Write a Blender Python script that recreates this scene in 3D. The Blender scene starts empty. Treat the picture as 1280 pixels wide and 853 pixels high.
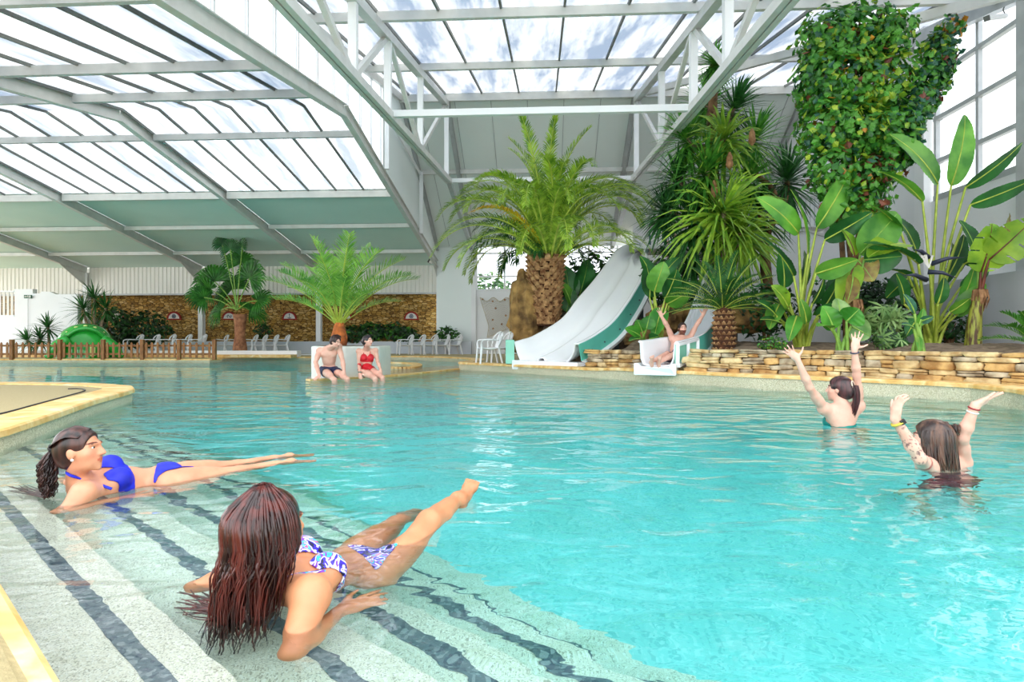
import bpy, bmesh, math, random
import numpy as np
from mathutils import Vector, Matrix, Quaternion
from mathutils.geometry import tessellate_polygon
random.seed(7)
C = bpy.context.scene.collection
PI = math.pi
F = 740.0; CAMZ = 0.8
def V(*a): return Vector(a)
def P(px, py, D):            # photograph pixel at distance D -> place
    return Vector(((px-640)/F*D, D, CAMZ+(426.5-py)/F*D))
def G(px, py, z=0.0):        # photograph pixel on the level z -> place
    D = (CAMZ-z)*F/(py-426.5)
    return Vector(((px-640)/F*D, D, z))
PSI = math.atan(40/740)
CS, SN = math.cos(PSI), math.sin(PSI)
def B(u, v, z): return Vector((u*CS+v*SN, -u*SN+v*CS, z))   # building axes

# ---------------------------------------------------------------- materials
def nodes(name):
    m = bpy.data.materials.new(name); m.use_nodes = True
    nt = m.node_tree; nt.nodes.clear()
    out = nt.nodes.new('ShaderNodeOutputMaterial')
    return m, nt, out
def N(nt, t, **kw):
    n = nt.nodes.new(t)
    for k, v in kw.items():
        if k in n.inputs: n.inputs[k].default_value = v
        else: setattr(n, k, v)
    return n
def rgba(c): return (c[0], c[1], c[2], 1)
def srgb(r, g, b):
    f = lambda c: ((c/255)/12.92 if c/255 <= .04045 else ((c/255+.055)/1.055)**2.4)
    return (f(r), f(g), f(b))
def ramp(nt, stops, interp='LINEAR'):
    r = nt.nodes.new('ShaderNodeValToRGB'); cr = r.color_ramp; cr.interpolation = interp
    while len(cr.elements) < len(stops): cr.elements.new(.5)
    for e, (p, c) in zip(cr.elements, stops):
        e.position = p; e.color = rgba(c)
    return r
def mat(name, col, rough=.5, col2=None, scale=6.0, detail=4, bump=0.0, bscale=None, metallic=0.0, spec=.5,
        lo=.35, hi=.65, stretch=None, transl=0.0, coat=0.0, sss=0.0, tint=None, objrand=0.0):
    m, nt, out = nodes(name)
    p = N(nt, 'ShaderNodeBsdfPrincipled', Roughness=rough, Metallic=metallic)
    p.inputs['Specular IOR Level'].default_value = spec
    p.inputs['Coat Weight'].default_value = coat
    if sss:
        p.inputs['Subsurface Weight'].default_value = sss
        p.inputs['Subsurface Radius'].default_value = (.012, .005, .003)
        p.inputs['Subsurface Scale'].default_value = 1.0
    tc = N(nt, 'ShaderNodeTexCoord'); co = tc.outputs['Object']
    if stretch:
        mp = N(nt, 'ShaderNodeMapping'); mp.inputs['Scale'].default_value = stretch
        nt.links.new(co, mp.inputs['Vector']); co = mp.outputs['Vector']
    nz = N(nt, 'ShaderNodeTexNoise', Scale=scale, Detail=detail)
    nt.links.new(co, nz.inputs['Vector'])
    if col2 is None: col2 = tuple(c*.82 for c in col)
    r = ramp(nt, [(lo, col2), (hi, col)])
    nt.links.new(nz.outputs['Fac'], r.inputs['Fac'])
    cout = r.outputs['Color']
    if objrand:
        oi = N(nt, 'ShaderNodeObjectInfo')
        hs = N(nt, 'ShaderNodeHueSaturation')
        mr = N(nt, 'ShaderNodeMapRange'); mr.inputs['To Min'].default_value = 1-objrand; mr.inputs['To Max'].default_value = 1+objrand
        nt.links.new(oi.outputs['Random'], mr.inputs['Value']); nt.links.new(mr.outputs['Result'], hs.inputs['Value'])
        nt.links.new(cout, hs.inputs['Color']); cout = hs.outputs['Color']
    if tint:
        at = N(nt, 'ShaderNodeVertexColor', layer_name=tint)
        mx = N(nt, 'ShaderNodeMix', data_type='RGBA', blend_type='MULTIPLY'); mx.inputs[0].default_value = 1
        nt.links.new(cout, mx.inputs[6]); nt.links.new(at.outputs['Color'], mx.inputs[7]); cout = mx.outputs[2]
    nt.links.new(cout, p.inputs['Base Color'])
    if bump:
        nb = N(nt, 'ShaderNodeTexNoise', Scale=bscale or scale*4, Detail=3)
        nt.links.new(co, nb.inputs['Vector'])
        b = N(nt, 'ShaderNodeBump', Strength=bump, Distance=.02)
        nt.links.new(nb.outputs['Fac'], b.inputs['Height']); nt.links.new(b.outputs['Normal'], p.inputs['Normal'])
    sh = p.outputs[0]
    if transl:
        t = N(nt, 'ShaderNodeBsdfTranslucent'); nt.links.new(cout, t.inputs['Color'])
        mx = N(nt, 'ShaderNodeMixShader'); mx.inputs[0].default_value = transl
        nt.links.new(sh, mx.inputs[1]); nt.links.new(t.outputs[0], mx.inputs[2]); sh = mx.outputs[0]
    nt.links.new(sh, out.inputs['Surface'])
    return m

# ---------------------------------------------------------------- mesh builder
class MB:
    def __init__(s): s.v = []; s.f = []; s.m = []; s.mi = 0
    def add(s, vs, fs):
        o = len(s.v); s.v += [tuple(v) for v in vs]
        for f in fs: s.f.append(tuple(i+o for i in f)); s.m.append(s.mi)
        return s
    def box(s, c, d, R=None):
        c = Vector(c); x, y, z = d[0]/2, d[1]/2, d[2]/2
        vs = [Vector((a, b, e)) for a in (-x, x) for b in (-y, y) for e in (-z, z)]
        if R is not None: vs = [R @ v for v in vs]
        return s.add([c+v for v in vs], [(0,1,3,2),(4,6,7,5),(0,4,5,1),(2,3,7,6),(0,2,6,4),(1,5,7,3)])
    def beam(s, p, q, w, h, up=(0,0,1), ch=0.0):
        p = Vector(p); q = Vector(q); d = (q-p).normalized(); up = Vector(up)
        if abs(d.dot(up)) > .999: up = Vector((0,1,0))
        r = d.cross(up).normalized(); u = r.cross(d).normalized()
        if ch:
            pr = [(-w/2,-h/2+ch),(-w/2+ch,-h/2),(w/2-ch,-h/2),(w/2,-h/2+ch),(w/2,h/2-ch),(w/2-ch,h/2),(-w/2+ch,h/2),(-w/2,h/2-ch)]
        else: pr = [(-w/2,-h/2),(w/2,-h/2),(w/2,h/2),(-w/2,h/2)]
        n = len(pr)
        vs = [p+r*a+u*b for a, b in pr]+[q+r*a+u*b for a, b in pr]
        fs = [(i, i+n, (i+1) % n+n, (i+1) % n) for i in range(n)]+[tuple(range(n)), tuple(range(2*n-1, n-1, -1))]
        return s.add(vs, fs)
    def ibeam(s, p, q, w, h, t=.02, up=(0,0,1)):   # I section
        p = Vector(p); q = Vector(q); d = (q-p).normalized(); up = Vector(up)
        r = d.cross(up).normalized(); u = r.cross(d).normalized(); a = t
        s.beam(p+u*(h/2-a/2), q+u*(h/2-a/2), w, a, u); s.beam(p-u*(h/2-a/2), q-u*(h/2-a/2), w, a, u)
        return s.beam(p, q, a, h-2*a, u)
    def tube(s, pts, rs, n=8, cap=True, flat=1.0):
        pts = [Vector(p) for p in pts]; k = len(pts)
        if not hasattr(rs, '__len__'): rs = [rs]*k
        vs = []; prev = None
        for i in range(k):
            t = (pts[min(i+1, k-1)]-pts[max(i-1, 0)])
            t = t.normalized() if t.length > 1e-9 else Vector((0,0,1))
            if prev is None:
                a = Vector((0,0,1)) if abs(t.z) < .9 else Vector((1,0,0))
                r = t.cross(a).normalized()
            else:
                r = (prev-t*prev.dot(t))
                r = r.normalized() if r.length > 1e-6 else t.orthogonal().normalized()
            prev = r; u = t.cross(r)
            for j in range(n):
                a = 2*PI*j/n
                vs.append(pts[i]+(r*math.cos(a)+u*math.sin(a)*flat)*rs[i])
        fs = [(i*n+j, i*n+(j+1) % n, (i+1)*n+(j+1) % n, (i+1)*n+j) for i in range(k-1) for j in range(n)]
        if cap: fs += [tuple(range(n-1, -1, -1)), tuple((k-1)*n+j for j in range(n))]
        return s.add(vs, fs)
    def lathe(s, prof, c=(0,0,0), n=20, cap=True):
        c = Vector(c); vs = []
        for r, z in prof:
            for j in range(n):
                a = 2*PI*j/n; vs.append(c+Vector((r*math.cos(a), r*math.sin(a), z)))
        k = len(prof)
        fs = [(i*n+j, i*n+(j+1) % n, (i+1)*n+(j+1) % n, (i+1)*n+j) for i in range(k-1) for j in range(n)]
        if cap: fs += [tuple(range(n-1, -1, -1)), tuple((k-1)*n+j for j in range(n))]
        return s.add(vs, fs)
    def ball(s, c, r, n=12, m=8, R=None):
        c = Vector(c); r = r if hasattr(r, '__len__') else (r, r, r)
        vs = []; fs = []
        for i in range(m+1):
            t = PI*i/m
            for j in range(n):
                a = 2*PI*j/n
                v = Vector((r[0]*math.sin(t)*math.cos(a), r[1]*math.sin(t)*math.sin(a), r[2]*math.cos(t)))
                vs.append(c+((R @ v) if R is not None else v))
        for i in range(m):
            for j in range(n): fs.append((i*n+j, (i+1)*n+j, (i+1)*n+(j+1) % n, i*n+(j+1) % n))
        return s.add(vs, fs)
    def grid(s, fn, nu, nv):
        vs = [fn(i/nu, j/nv) for i in range(nu+1) for j in range(nv+1)]
        fs = [(i*(nv+1)+j, (i+1)*(nv+1)+j, (i+1)*(nv+1)+j+1, i*(nv+1)+j+1) for i in range(nu) for j in range(nv)]
        return s.add(vs, fs)
    def prism(s, pts, d):      # polygon (list of 3d points) pushed by vector d
        pts = [Vector(p) for p in pts]; d = Vector(d); n = len(pts)
        fs = [tuple(range(n-1, -1, -1)), tuple(range(n, 2*n))]+[(i, (i+1) % n, (i+1) % n+n, i+n) for i in range(n)]
        return s.add(pts+[p+d for p in pts], fs)
    def build(s, name, m, parent=None, smooth=False, loc=None, bevel=0.0, solid=0.0, label=None, cat=None, group=None, kind=None, fix=True):
        me = bpy.data.meshes.new(name)
        off = Vector((0,0,0))
        if loc is not None: off = Vector(loc)
        elif parent is not None and s.__dict__.get('world', True): off = Vector(parent.get('_org', (0,0,0)))
        me.from_pydata([(v[0]-off[0], v[1]-off[1], v[2]-off[2]) for v in s.v], [], s.f)
        ms = m if isinstance(m, (list, tuple)) else [m]
        for x in ms: me.materials.append(x)
        if len(ms) > 1: me.polygons.foreach_set('material_index', s.m)
        if fix:
            bm = bmesh.new(); bm.from_mesh(me)
            bmesh.ops.recalc_face_normals(bm, faces=bm.faces)
            if bevel:
                bmesh.ops.bevel(bm, geom=[e for e in bm.edges if len(e.link_faces) == 2 and e.calc_face_angle(0) > .6], offset=bevel, segments=2, affect='EDGES', profile=.6, clamp_overlap=True)
            bm.to_mesh(me); bm.free()
        if smooth: me.polygons.foreach_set('use_smooth', [True]*len(me.polygons))
        me.update()
        o = bpy.data.objects.new(name, me); C.objects.link(o)
        if parent is not None:
            o.parent = parent; o['_org'] = tuple(off)
        elif loc is not None: o.location = off
        if solid:
            md = o.modifiers.new('thickness', 'SOLIDIFY'); md.thickness = solid; md.offset = 0
        tag(o, label, cat, group, kind)
        return o
def tag(o, label=None, cat=None, group=None, kind=None):
    if label: o['label'] = label
    if cat: o['category'] = cat
    if group: o['group'] = group
    if kind: o['kind'] = kind
    return o
def thing(name, label, cat, loc=(0,0,0), rotz=0, group=None, local=False):
    o = bpy.data.objects.new(name, None); C.objects.link(o); o.empty_display_size = .1
    o.location = loc; o.rotation_euler = (0, 0, rotz)
    o['_org'] = (0.0, 0.0, 0.0) if local else tuple(float(a) for a in loc)
    return tag(o, label, cat, group)
def dup(root, loc, rotz=0.0, scale=1.0, label=None, group=None):
    r = root.copy(); C.objects.link(r); r.location = loc; r.rotation_euler = (0, 0, rotz); r.scale = (scale,)*3
    if label: r['label'] = label
    if group: r['group'] = group
    for ch in list(root.children):
        c = ch.copy(); C.objects.link(c); c.parent = r
        for g in list(ch.children):
            d = g.copy(); C.objects.link(d); d.parent = c
    return r
def struct(mb, name, m, **kw):
    return mb.build(name, m, kind='structure', **kw)
def lerp(a, b, t): return a+(b-a)*t
def catmull(pts, n):
    pts = [Vector(p) for p in pts]; out = []
    k = len(pts)-1
    for i in range(n+1):
        t = i/n*k; j = min(int(t), k-1); t -= j
        p0 = pts[max(j-1, 0)]; p1 = pts[j]; p2 = pts[j+1]; p3 = pts[min(j+2, k)]
        out.append(.5*((2*p1)+(p2-p0)*t+(2*p0-5*p1+4*p2-p3)*t*t+(3*p1-p0-3*p2+p3)*t**3))
    return out

# ---------------------------------------------------------------- camera, world
cd = bpy.data.cameras.new('camera'); cam = bpy.data.objects.new('camera', cd); C.objects.link(cam)
cam.location = (0, 0, CAMZ); cam.rotation_euler = (PI/2, 0, 0)
cd.sensor_width = 36; cd.lens = F/1280*36; cd.clip_start = .05; cd.clip_end = 500
sc = bpy.context.scene; sc.camera = cam
sc.view_settings.view_transform = 'Standard'; sc.view_settings.look = 'None'
sc.view_settings.gamma = 1; sc.view_settings.use_curve_mapping = False
sc.view_settings.exposure = 0.66
sc.cycles.max_bounces = 9; sc.cycles.diffuse_bounces = 4; sc.cycles.glossy_bounces = 3
sc.cycles.transmission_bounces = 6; sc.cycles.transparent_max_bounces = 12
sc.cycles.caustics_refractive = True; sc.cycles.caustics_reflective = False
sc.cycles.sample_clamp_indirect = 6.0
sc.cycles.use_denoising = True
w = bpy.data.worlds.new('sky'); sc.world = w; w.use_nodes = True
nt = w.node_tree; nt.nodes.clear()
wo = N(nt, 'ShaderNodeOutputWorld'); bg = N(nt, 'ShaderNodeBackground', Strength=2.6)
tc = N(nt, 'ShaderNodeTexCoord'); sp = N(nt, 'ShaderNodeSeparateXYZ')
nt.links.new(tc.outputs['Generated'], sp.inputs[0])
wr = ramp(nt, [(.0, (.75, .78, .76)), (.5, (.98, .99, 1)), (1, (.90, .95, 1))])
mr = N(nt, 'ShaderNodeMapRange'); mr.inputs['From Min'].default_value = -1
nt.links.new(sp.outputs['Z'], mr.inputs['Value']); nt.links.new(mr.outputs['Result'], wr.inputs['Fac'])
sd = bpy.data.lights.new('sun', 'SUN'); sd.energy = .9; sd.angle = math.radians(12); sd.color = (1, .95, .85)
so = bpy.data.objects.new('sun', sd); C.objects.link(so); so.rotation_euler = Vector((-.62,-.42,-.80)).to_track_quat('-Z', 'Y').to_euler()
nt.links.new(wr.outputs['Color'], bg.inputs['Color']); nt.links.new(bg.outputs[0], wo.inputs['Surface'])
# ================================================================ materials of the setting
m_white = mat('white_paint', (.88,.89,.90), .5, (.84,.85,.86), 1.2)
m_steel = mat('painted_steel', (.68,.68,.655), .4, (.60,.60,.575), 3)
m_grey = mat('grey_steel', (.50,.52,.53), .4, (.42,.44,.45), 3)
m_panel = mat('roof_panel', (.64,.80,.74), .6, (.60,.77,.71), .6)
m_panelw = mat('gable_panel', (.87,.93,.91), .6, (.84,.90,.88), .5)
m_bar = mat('glazing_bar', (.16,.17,.16), .5)
m_deck = mat('deck_resin', (.46,.37,.19), .8, (.37,.30,.15), 60, bump=.25, bscale=300)
m_soil = mat('soil', (.27,.19,.125), .95, (.14,.095,.06), 9, bump=1.0, bscale=30)
def speck(name, base, dark, lite, sc_=160, rough=.6):
    m, nt, out = nodes(name)
    p = N(nt, 'ShaderNodeBsdfPrincipled', Roughness=rough)
    tc = N(nt, 'ShaderNodeTexCoord')
    v = N(nt, 'ShaderNodeTexVoronoi', Scale=sc_); nt.links.new(tc.outputs['Object'], v.inputs['Vector'])
    s = N(nt, 'ShaderNodeSeparateColor'); nt.links.new(v.outputs['Color'], s.inputs[0])
    r = ramp(nt, [(0, dark), (.16, dark), (.24, base), (.75, base), (.85, lite), (1, lite)])
    nt.links.new(s.outputs[0], r.inputs['Fac'])
    n2 = N(nt, 'ShaderNodeTexNoise', Scale=1.3, Detail=5); nt.links.new(tc.outputs['Object'], n2.inputs['Vector'])
    r2 = ramp(nt, [(.3, (.84,.84,.82)), (.7, (1,1,1))]); nt.links.new(n2.outputs['Fac'], r2.inputs['Fac'])
    mx = N(nt, 'ShaderNodeMix', data_type='RGBA', blend_type='MULTIPLY'); mx.inputs[0].default_value = 1
    nt.links.new(r.outputs['Color'], mx.inputs[6]); nt.links.new(r2.outputs['Color'], mx.inputs[7])
    nt.links.new(mx.outputs[2], p.inputs['Base Color']); nt.links.new(p.outputs[0], out.inputs['Surface'])
    return m
m_mosaic = speck('pool_mosaic', (.80,.76,.62), (.48,.45,.35), (.92,.90,.80), 260)
m_terrazzo = speck('terrazzo', (.62,.56,.38), (.38,.33,.21), (.82,.76,.60), 150)
m_pool = speck('pool_floor_tiles', (.60,.88,.84), (.44,.74,.72), (.78,.96,.93), 60)
m_stripe = speck('dark_step_tiles', (.13,.17,.19), (.07,.10,.13), (.27,.31,.32), 70)
# stone coping: joints between slabs
def coping_mat():
    m, nt, out = nodes('coping_stone')
    p = N(nt, 'ShaderNodeBsdfPrincipled', Roughness=.55)
    tc = N(nt, 'ShaderNodeTexCoord')
    n1 = N(nt, 'ShaderNodeTexNoise', Scale=3.5, Detail=6, Distortion=1.2); nt.links.new(tc.outputs['Object'], n1.inputs['Vector'])
    r = ramp(nt, [(.25, srgb(200,146,76)), (.42, srgb(228,178,102)), (.58, srgb(240,204,140)), (.74, srgb(246,224,178))])
    nt.links.new(n1.outputs['Fac'], r.inputs['Fac'])
    nt.links.new(r.outputs['Color'], p.inputs['Base Color'])
    b = N(nt, 'ShaderNodeBump', Strength=.25, Distance=.02); nt.links.new(n1.outputs['Fac'], b.inputs['Height']); nt.links.new(b.outputs['Normal'], p.inputs['Normal'])
    nt.links.new(p.outputs[0], out.inputs['Surface']); return m
m_coping = coping_mat()
def stone_mat(name, cols, scale=2.2, squash=2.0, axis='XZ'):
    m, nt, out = nodes(name)
    p = N(nt, 'ShaderNodeBsdfPrincipled', Roughness=.9)
    tc = N(nt, 'ShaderNodeTexCoord')
    mp = N(nt, 'ShaderNodeMapping'); mp.inputs['Scale'].default_value = (scale, .01, scale*squash)
    nt.links.new(tc.outputs['Object'], mp.inputs['Vector'])
    nz = N(nt, 'ShaderNodeTexNoise', Scale=1.5, Detail=3); nt.links.new(mp.outputs[0], nz.inputs['Vector'])
    ad = N(nt, 'ShaderNodeMix', data_type='RGBA', blend_type='LINEAR_LIGHT'); ad.inputs[0].default_value = .22
    nt.links.new(mp.outputs[0], ad.inputs[6]); nt.links.new(nz.outputs['Color'], ad.inputs[7])
    v = N(nt, 'ShaderNodeTexVoronoi', Scale=1.0, Randomness=.85); nt.links.new(ad.outputs[2], v.inputs['Vector'])
    e = N(nt, 'ShaderNodeTexVoronoi', Scale=1.0, Randomness=.85, feature='DISTANCE_TO_EDGE'); nt.links.new(ad.outputs[2], e.inputs['Vector'])
    s = N(nt, 'ShaderNodeSeparateColor'); nt.links.new(v.outputs['Color'], s.inputs[0])
    k = len(cols); r = ramp(nt, [(i/(k-1), c) for i, c in enumerate(cols)]); nt.links.new(s.outputs[0], r.inputs['Fac'])
    re = ramp(nt, [(.02, (.16,.13,.08)), (.09, (1,1,1))]); nt.links.new(e.outputs['Distance'], re.inputs['Fac'])
    mx = N(nt, 'ShaderNodeMix', data_type='RGBA', blend_type='MULTIPLY'); mx.inputs[0].default_value = 1
    nt.links.new(r.outputs['Color'], mx.inputs[6]); nt.links.new(re.outputs['Color'], mx.inputs[7])
    nt.links.new(mx.outputs[2], p.inputs['Base Color'])
    b = N(nt, 'ShaderNodeBump', Strength=.9, Distance=.05); nt.links.new(re.outputs['Color'], b.inputs['Height']); nt.links.new(b.outputs['Normal'], p.inputs['Normal'])
    nt.links.new(p.outputs[0], out.inputs['Surface']); return m
m_stonewall = stone_mat('rubble_stone', [srgb(120,88,40), srgb(176,132,58), srgb(206,166,92), srgb(150,112,52), srgb(222,188,120)], 4.2, 2.3)
def corr_mat():
    m, nt, out = nodes('corrugated_sheet')
    p = N(nt, 'ShaderNodeBsdfPrincipled', Roughness=.5); p.inputs['Base Color'].default_value = (.78,.76,.70,1)
    nt.links.new(p.outputs[0], out.inputs['Surface']); return m
m_corr = corr_mat()
def pane_mat(name, lo, hi, sx, sy):
    m, nt, out = nodes(name)
    tc = N(nt, 'ShaderNodeTexCoord')
    mp = N(nt, 'ShaderNodeMapping'); mp.inputs['Scale'].default_value = (sx, sy, 1.0); mp.inputs['Rotation'].default_value = (0, 0, PSI)
    nt.links.new(tc.outputs['Object'], mp.inputs['Vector'])
    nz = N(nt, 'ShaderNodeTexNoise', Scale=1.0, Detail=5, Roughness=.65); nt.links.new(mp.outputs[0], nz.inputs['Vector'])
    r = ramp(nt, [(.38, lo), (.64, hi)]); nt.links.new(nz.outputs['Fac'], r.inputs['Fac'])
    t = N(nt, 'ShaderNodeBsdfTransparent'); nt.links.new(r.outputs['Color'], t.inputs['Color'])
    d = N(nt, 'ShaderNodeBsdfDiffuse'); d.inputs['Color'].default_value = (.8,.8,.78,1)
    mx = N(nt, 'ShaderNodeMixShader'); mx.inputs[0].default_value = .15
    nt.links.new(t.outputs[0], mx.inputs[1]); nt.links.new(d.outputs[0], mx.inputs[2])
    nt.links.new(mx.outputs[0], out.inputs['Surface']); return m
m_pane = pane_mat('polycarbonate_glazing', (.13,.16,.21), (.46,.46,.445), 1.5, .10)
m_pane2 = pane_mat('weathered_glazing', (.22,.245,.27), (.52,.52,.52), 2.4, .25)
def glass_mat():
    m, nt, out = nodes('window_glass')
    t = N(nt, 'ShaderNodeBsdfTransparent'); t.inputs['Color'].default_value = (.62,.65,.68,1)
    g = N(nt, 'ShaderNodeBsdfGlossy', Roughness=.03)
    mx = N(nt, 'ShaderNodeMixShader'); mx.inputs[0].default_value = .06
    nt.links.new(t.outputs[0], mx.inputs[1]); nt.links.new(g.outputs[0], mx.inputs[2])
    nt.links.new(mx.outputs[0], out.inputs['Surface']); return m
m_glass = glass_mat()

# ================================================================ pool outline (waterline), decks
def DK(y): return .8*F/(y-426.5)
far = [(-160,452.5),(60,452.5),(262,452.5),(272,450.5),(330,449.6),(430,449.4),(520,449.8),(560,451.0),(585,453),(594,456),(586,459.5),(574,462.3),(610,464.5),(660,467.5),(740,472.5),(800,476.5),(860,480.5),(940,486),(1000,489.2),(1100,495),(1170,499.5)]
ol = [G(x, y) for x, y in far]
ol += [V(6.0,7.75,0), V(5.98,7.1,0), V(5.7,6.3,0), V(5.45,5.4,0), V(5.3,4,0), V(5.3,1,0), V(5.3,-3.2,0)]
NN = V(.668,.744,0); EE = V(.744,-.668,0)
def S(o, s, z=0): v = NN*o+EE*s; v.z = z; return v
ol += [S(.234, 4.6), S(.234, 1.5), S(.234,-.3), S(.234,-2), S(.234,-4.4), V(-3.62,3.85,0), V(-3.73,4.35,0), V(-4.15,5.4,0), V(-4.6,6.5,0), V(-4.9,7.4,0), V(-5.1,7.95,0), V(-5.45,8.45,0), V(-6.1,8.85,0), V(-7.0,9.1,0), V(-9.5,9.4,0), V(-13,9.9,0), V(-20,10.5,0)]
# refine curved stretches
def dense(pts, closed=True, maxlen=.45):
    out = []; n = len(pts)
    for i in range(n):
        p0, p1, p2, p3 = pts[(i-1) % n], pts[i], pts[(i+1) % n], pts[(i+2) % n]
        L = (p2-p1).length; k = max(1, min(10, int(L/maxlen)))
        if L > 3.2: k = max(k, 4)
        for j in range(k):
            t = j/k
            if L > 3.2 or (p1-p0).length > 5*L or (p3-p2).length > 5*L: q = p1.lerp(p2, t)
            else: q = .5*((2*p1)+(p2-p0)*t+(2*p0-5*p1+4*p2-p3)*t*t+(3*p1-p0-3*p2+p3)*t**3)
            out.append(q)
    return out
OL = dense(ol)
def deck_z(p):
    if p.y > 19: t = min(1, (p.y-19)/3); return lerp(.20, .10, t) if p.x < -7 else lerp(.2, .14, t)
    if p.x < -3 and p.y < 15: return .15
    if p.y < 4 and p.x < 2: return .15
    return .23 if p.x > 2 else .2
nO = len(OL)
area = sum(OL[i].x*OL[(i+1) % nO].y-OL[(i+1) % nO].x*OL[i].y for i in range(nO))
sgn = 1 if area > 0 else -1
NRM = []
for i in range(nO):
    d = (OL[(i+1) % nO]-OL[i-1]).normalized(); NRM.append(V(d.y, -d.x, 0)*sgn)   # outwards from the water
DZ = [deck_z(p) for p in OL]
mb = MB()
for i in range(nO):
    j = (i+1) % nO
    mb.add([OL[i]+V(0,0,-1.6), OL[j]+V(0,0,-1.6), OL[j]+V(0,0,DZ[j]-.03), OL[i]+V(0,0,DZ[i]-.03)], [(0,1,2,3)])
struct(mb, 'wall_pool', m_terrazzo)
mb = MB(); W = .34
for i in range(nO):
    j = (i+1) % nO
    A = [(-.03,-.045),(-.03,0),(-.015,.014),(W,.014),(W,-.02)]
    for (a, b), (c, d) in zip(A, A[1:]):
        mb.add([OL[i]+NRM[i]*a+V(0,0,DZ[i]+b), OL[j]+NRM[j]*a+V(0,0,DZ[j]+b), OL[j]+NRM[j]*c+V(0,0,DZ[j]+d), OL[i]+NRM[i]*c+V(0,0,DZ[i]+d)], [(0,1,2,3)])
struct(mb, 'trim_coping', m_coping)
outer = [V(-34,-4,.15), V(-34,33,.12), V(16,33,.2), V(16,-4,.2)]
hole = [OL[i]+V(0,0,DZ[i]) for i in range(nO)]
tris = tessellate_polygon([outer, hole]); pts = outer+hole
mb = MB(); mb.add(pts, [tuple(t) for t in tris]); struct(mb, 'floor_deck', m_deck)
mb = MB(); mb.add([V(-34,-4,-1.15), V(16,-4,-1.15), V(16,33,-1.15), V(-34,33,-1.15)], [(0,1,2,3)])
struct(mb, 'floor_pool', m_pool)
# dark cord line lying on the terrace
cl = [V(-7.6,6.55,.168), V(-6.6,7.0,.168), V(-6.05,7.4,.168), V(-5.72,7.8,.168), V(-5.75,8.1,.168), V(-6.1,8.3,.168)]
cl = [G(-30,521,.165), G(0,517.5,.165), G(40,507,.165), G(75,497.5,.165), G(99,491,.165), G(106,488.5,.165), G(105,487,.165), G(98,486,.165), G(85,486.2,.165)]
mb = MB(); mb.tube(catmull(cl, 40), .008, 6)
mb.build('terrace_cord', mat('black_rubber', (.02,.02,.025), .5), label='thin dark cord edging the sandy mat on the curved poolside terrace', cat='cord', smooth=True)

# steps down into the pool
TR = [(.234,-.10), (.64,-.10), (.65,-.25), (1.055,-.25), (1.065,-.40), (1.365,-.40), (1.375,-.55), (1.655,-.55), (1.665,-.70), (1.90,-.70), (1.92,-.95), (2.2,-1.16)]
ss = [4.6, 3, 1.5, 0, -1.5, -3, -4, -5, -6, -7, -8, -9, -10]
def bend(o, s): return o
mb = MB()
for a, b in zip(TR, TR[1:]):
    for s0, s1 in zip(ss, ss[1:]):
        mb.add([S(bend(a[0], s0), s0, a[1]), S(bend(a[0], s1), s1, a[1]), S(bend(b[0], s1), s1, b[1]), S(bend(b[0], s0), s0, b[1])], [(0,1,2,3)])
struct(mb, 'floor_pool_steps', m_mosaic)
for k, (o, z) in enumerate([(.51,-.097), (.905,-.247), (1.24,-.397), (1.545,-.547), (1.74,-.697)]):
    mb = MB()
    sf = [4.6-i*.2 for i in range(73)]
    for s0, s1 in zip(sf, sf[1:]):
        wa = .028
        mb.add([S(bend(o-wa, s0), s0, z), S(bend(o-wa, s1), s1, z), S(bend(o+wa, s1), s1, z), S(bend(o+wa, s0), s0, z)], [(0,1,2,3)])
    struct(mb, 'trim_step_stripe', m_stripe)

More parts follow.
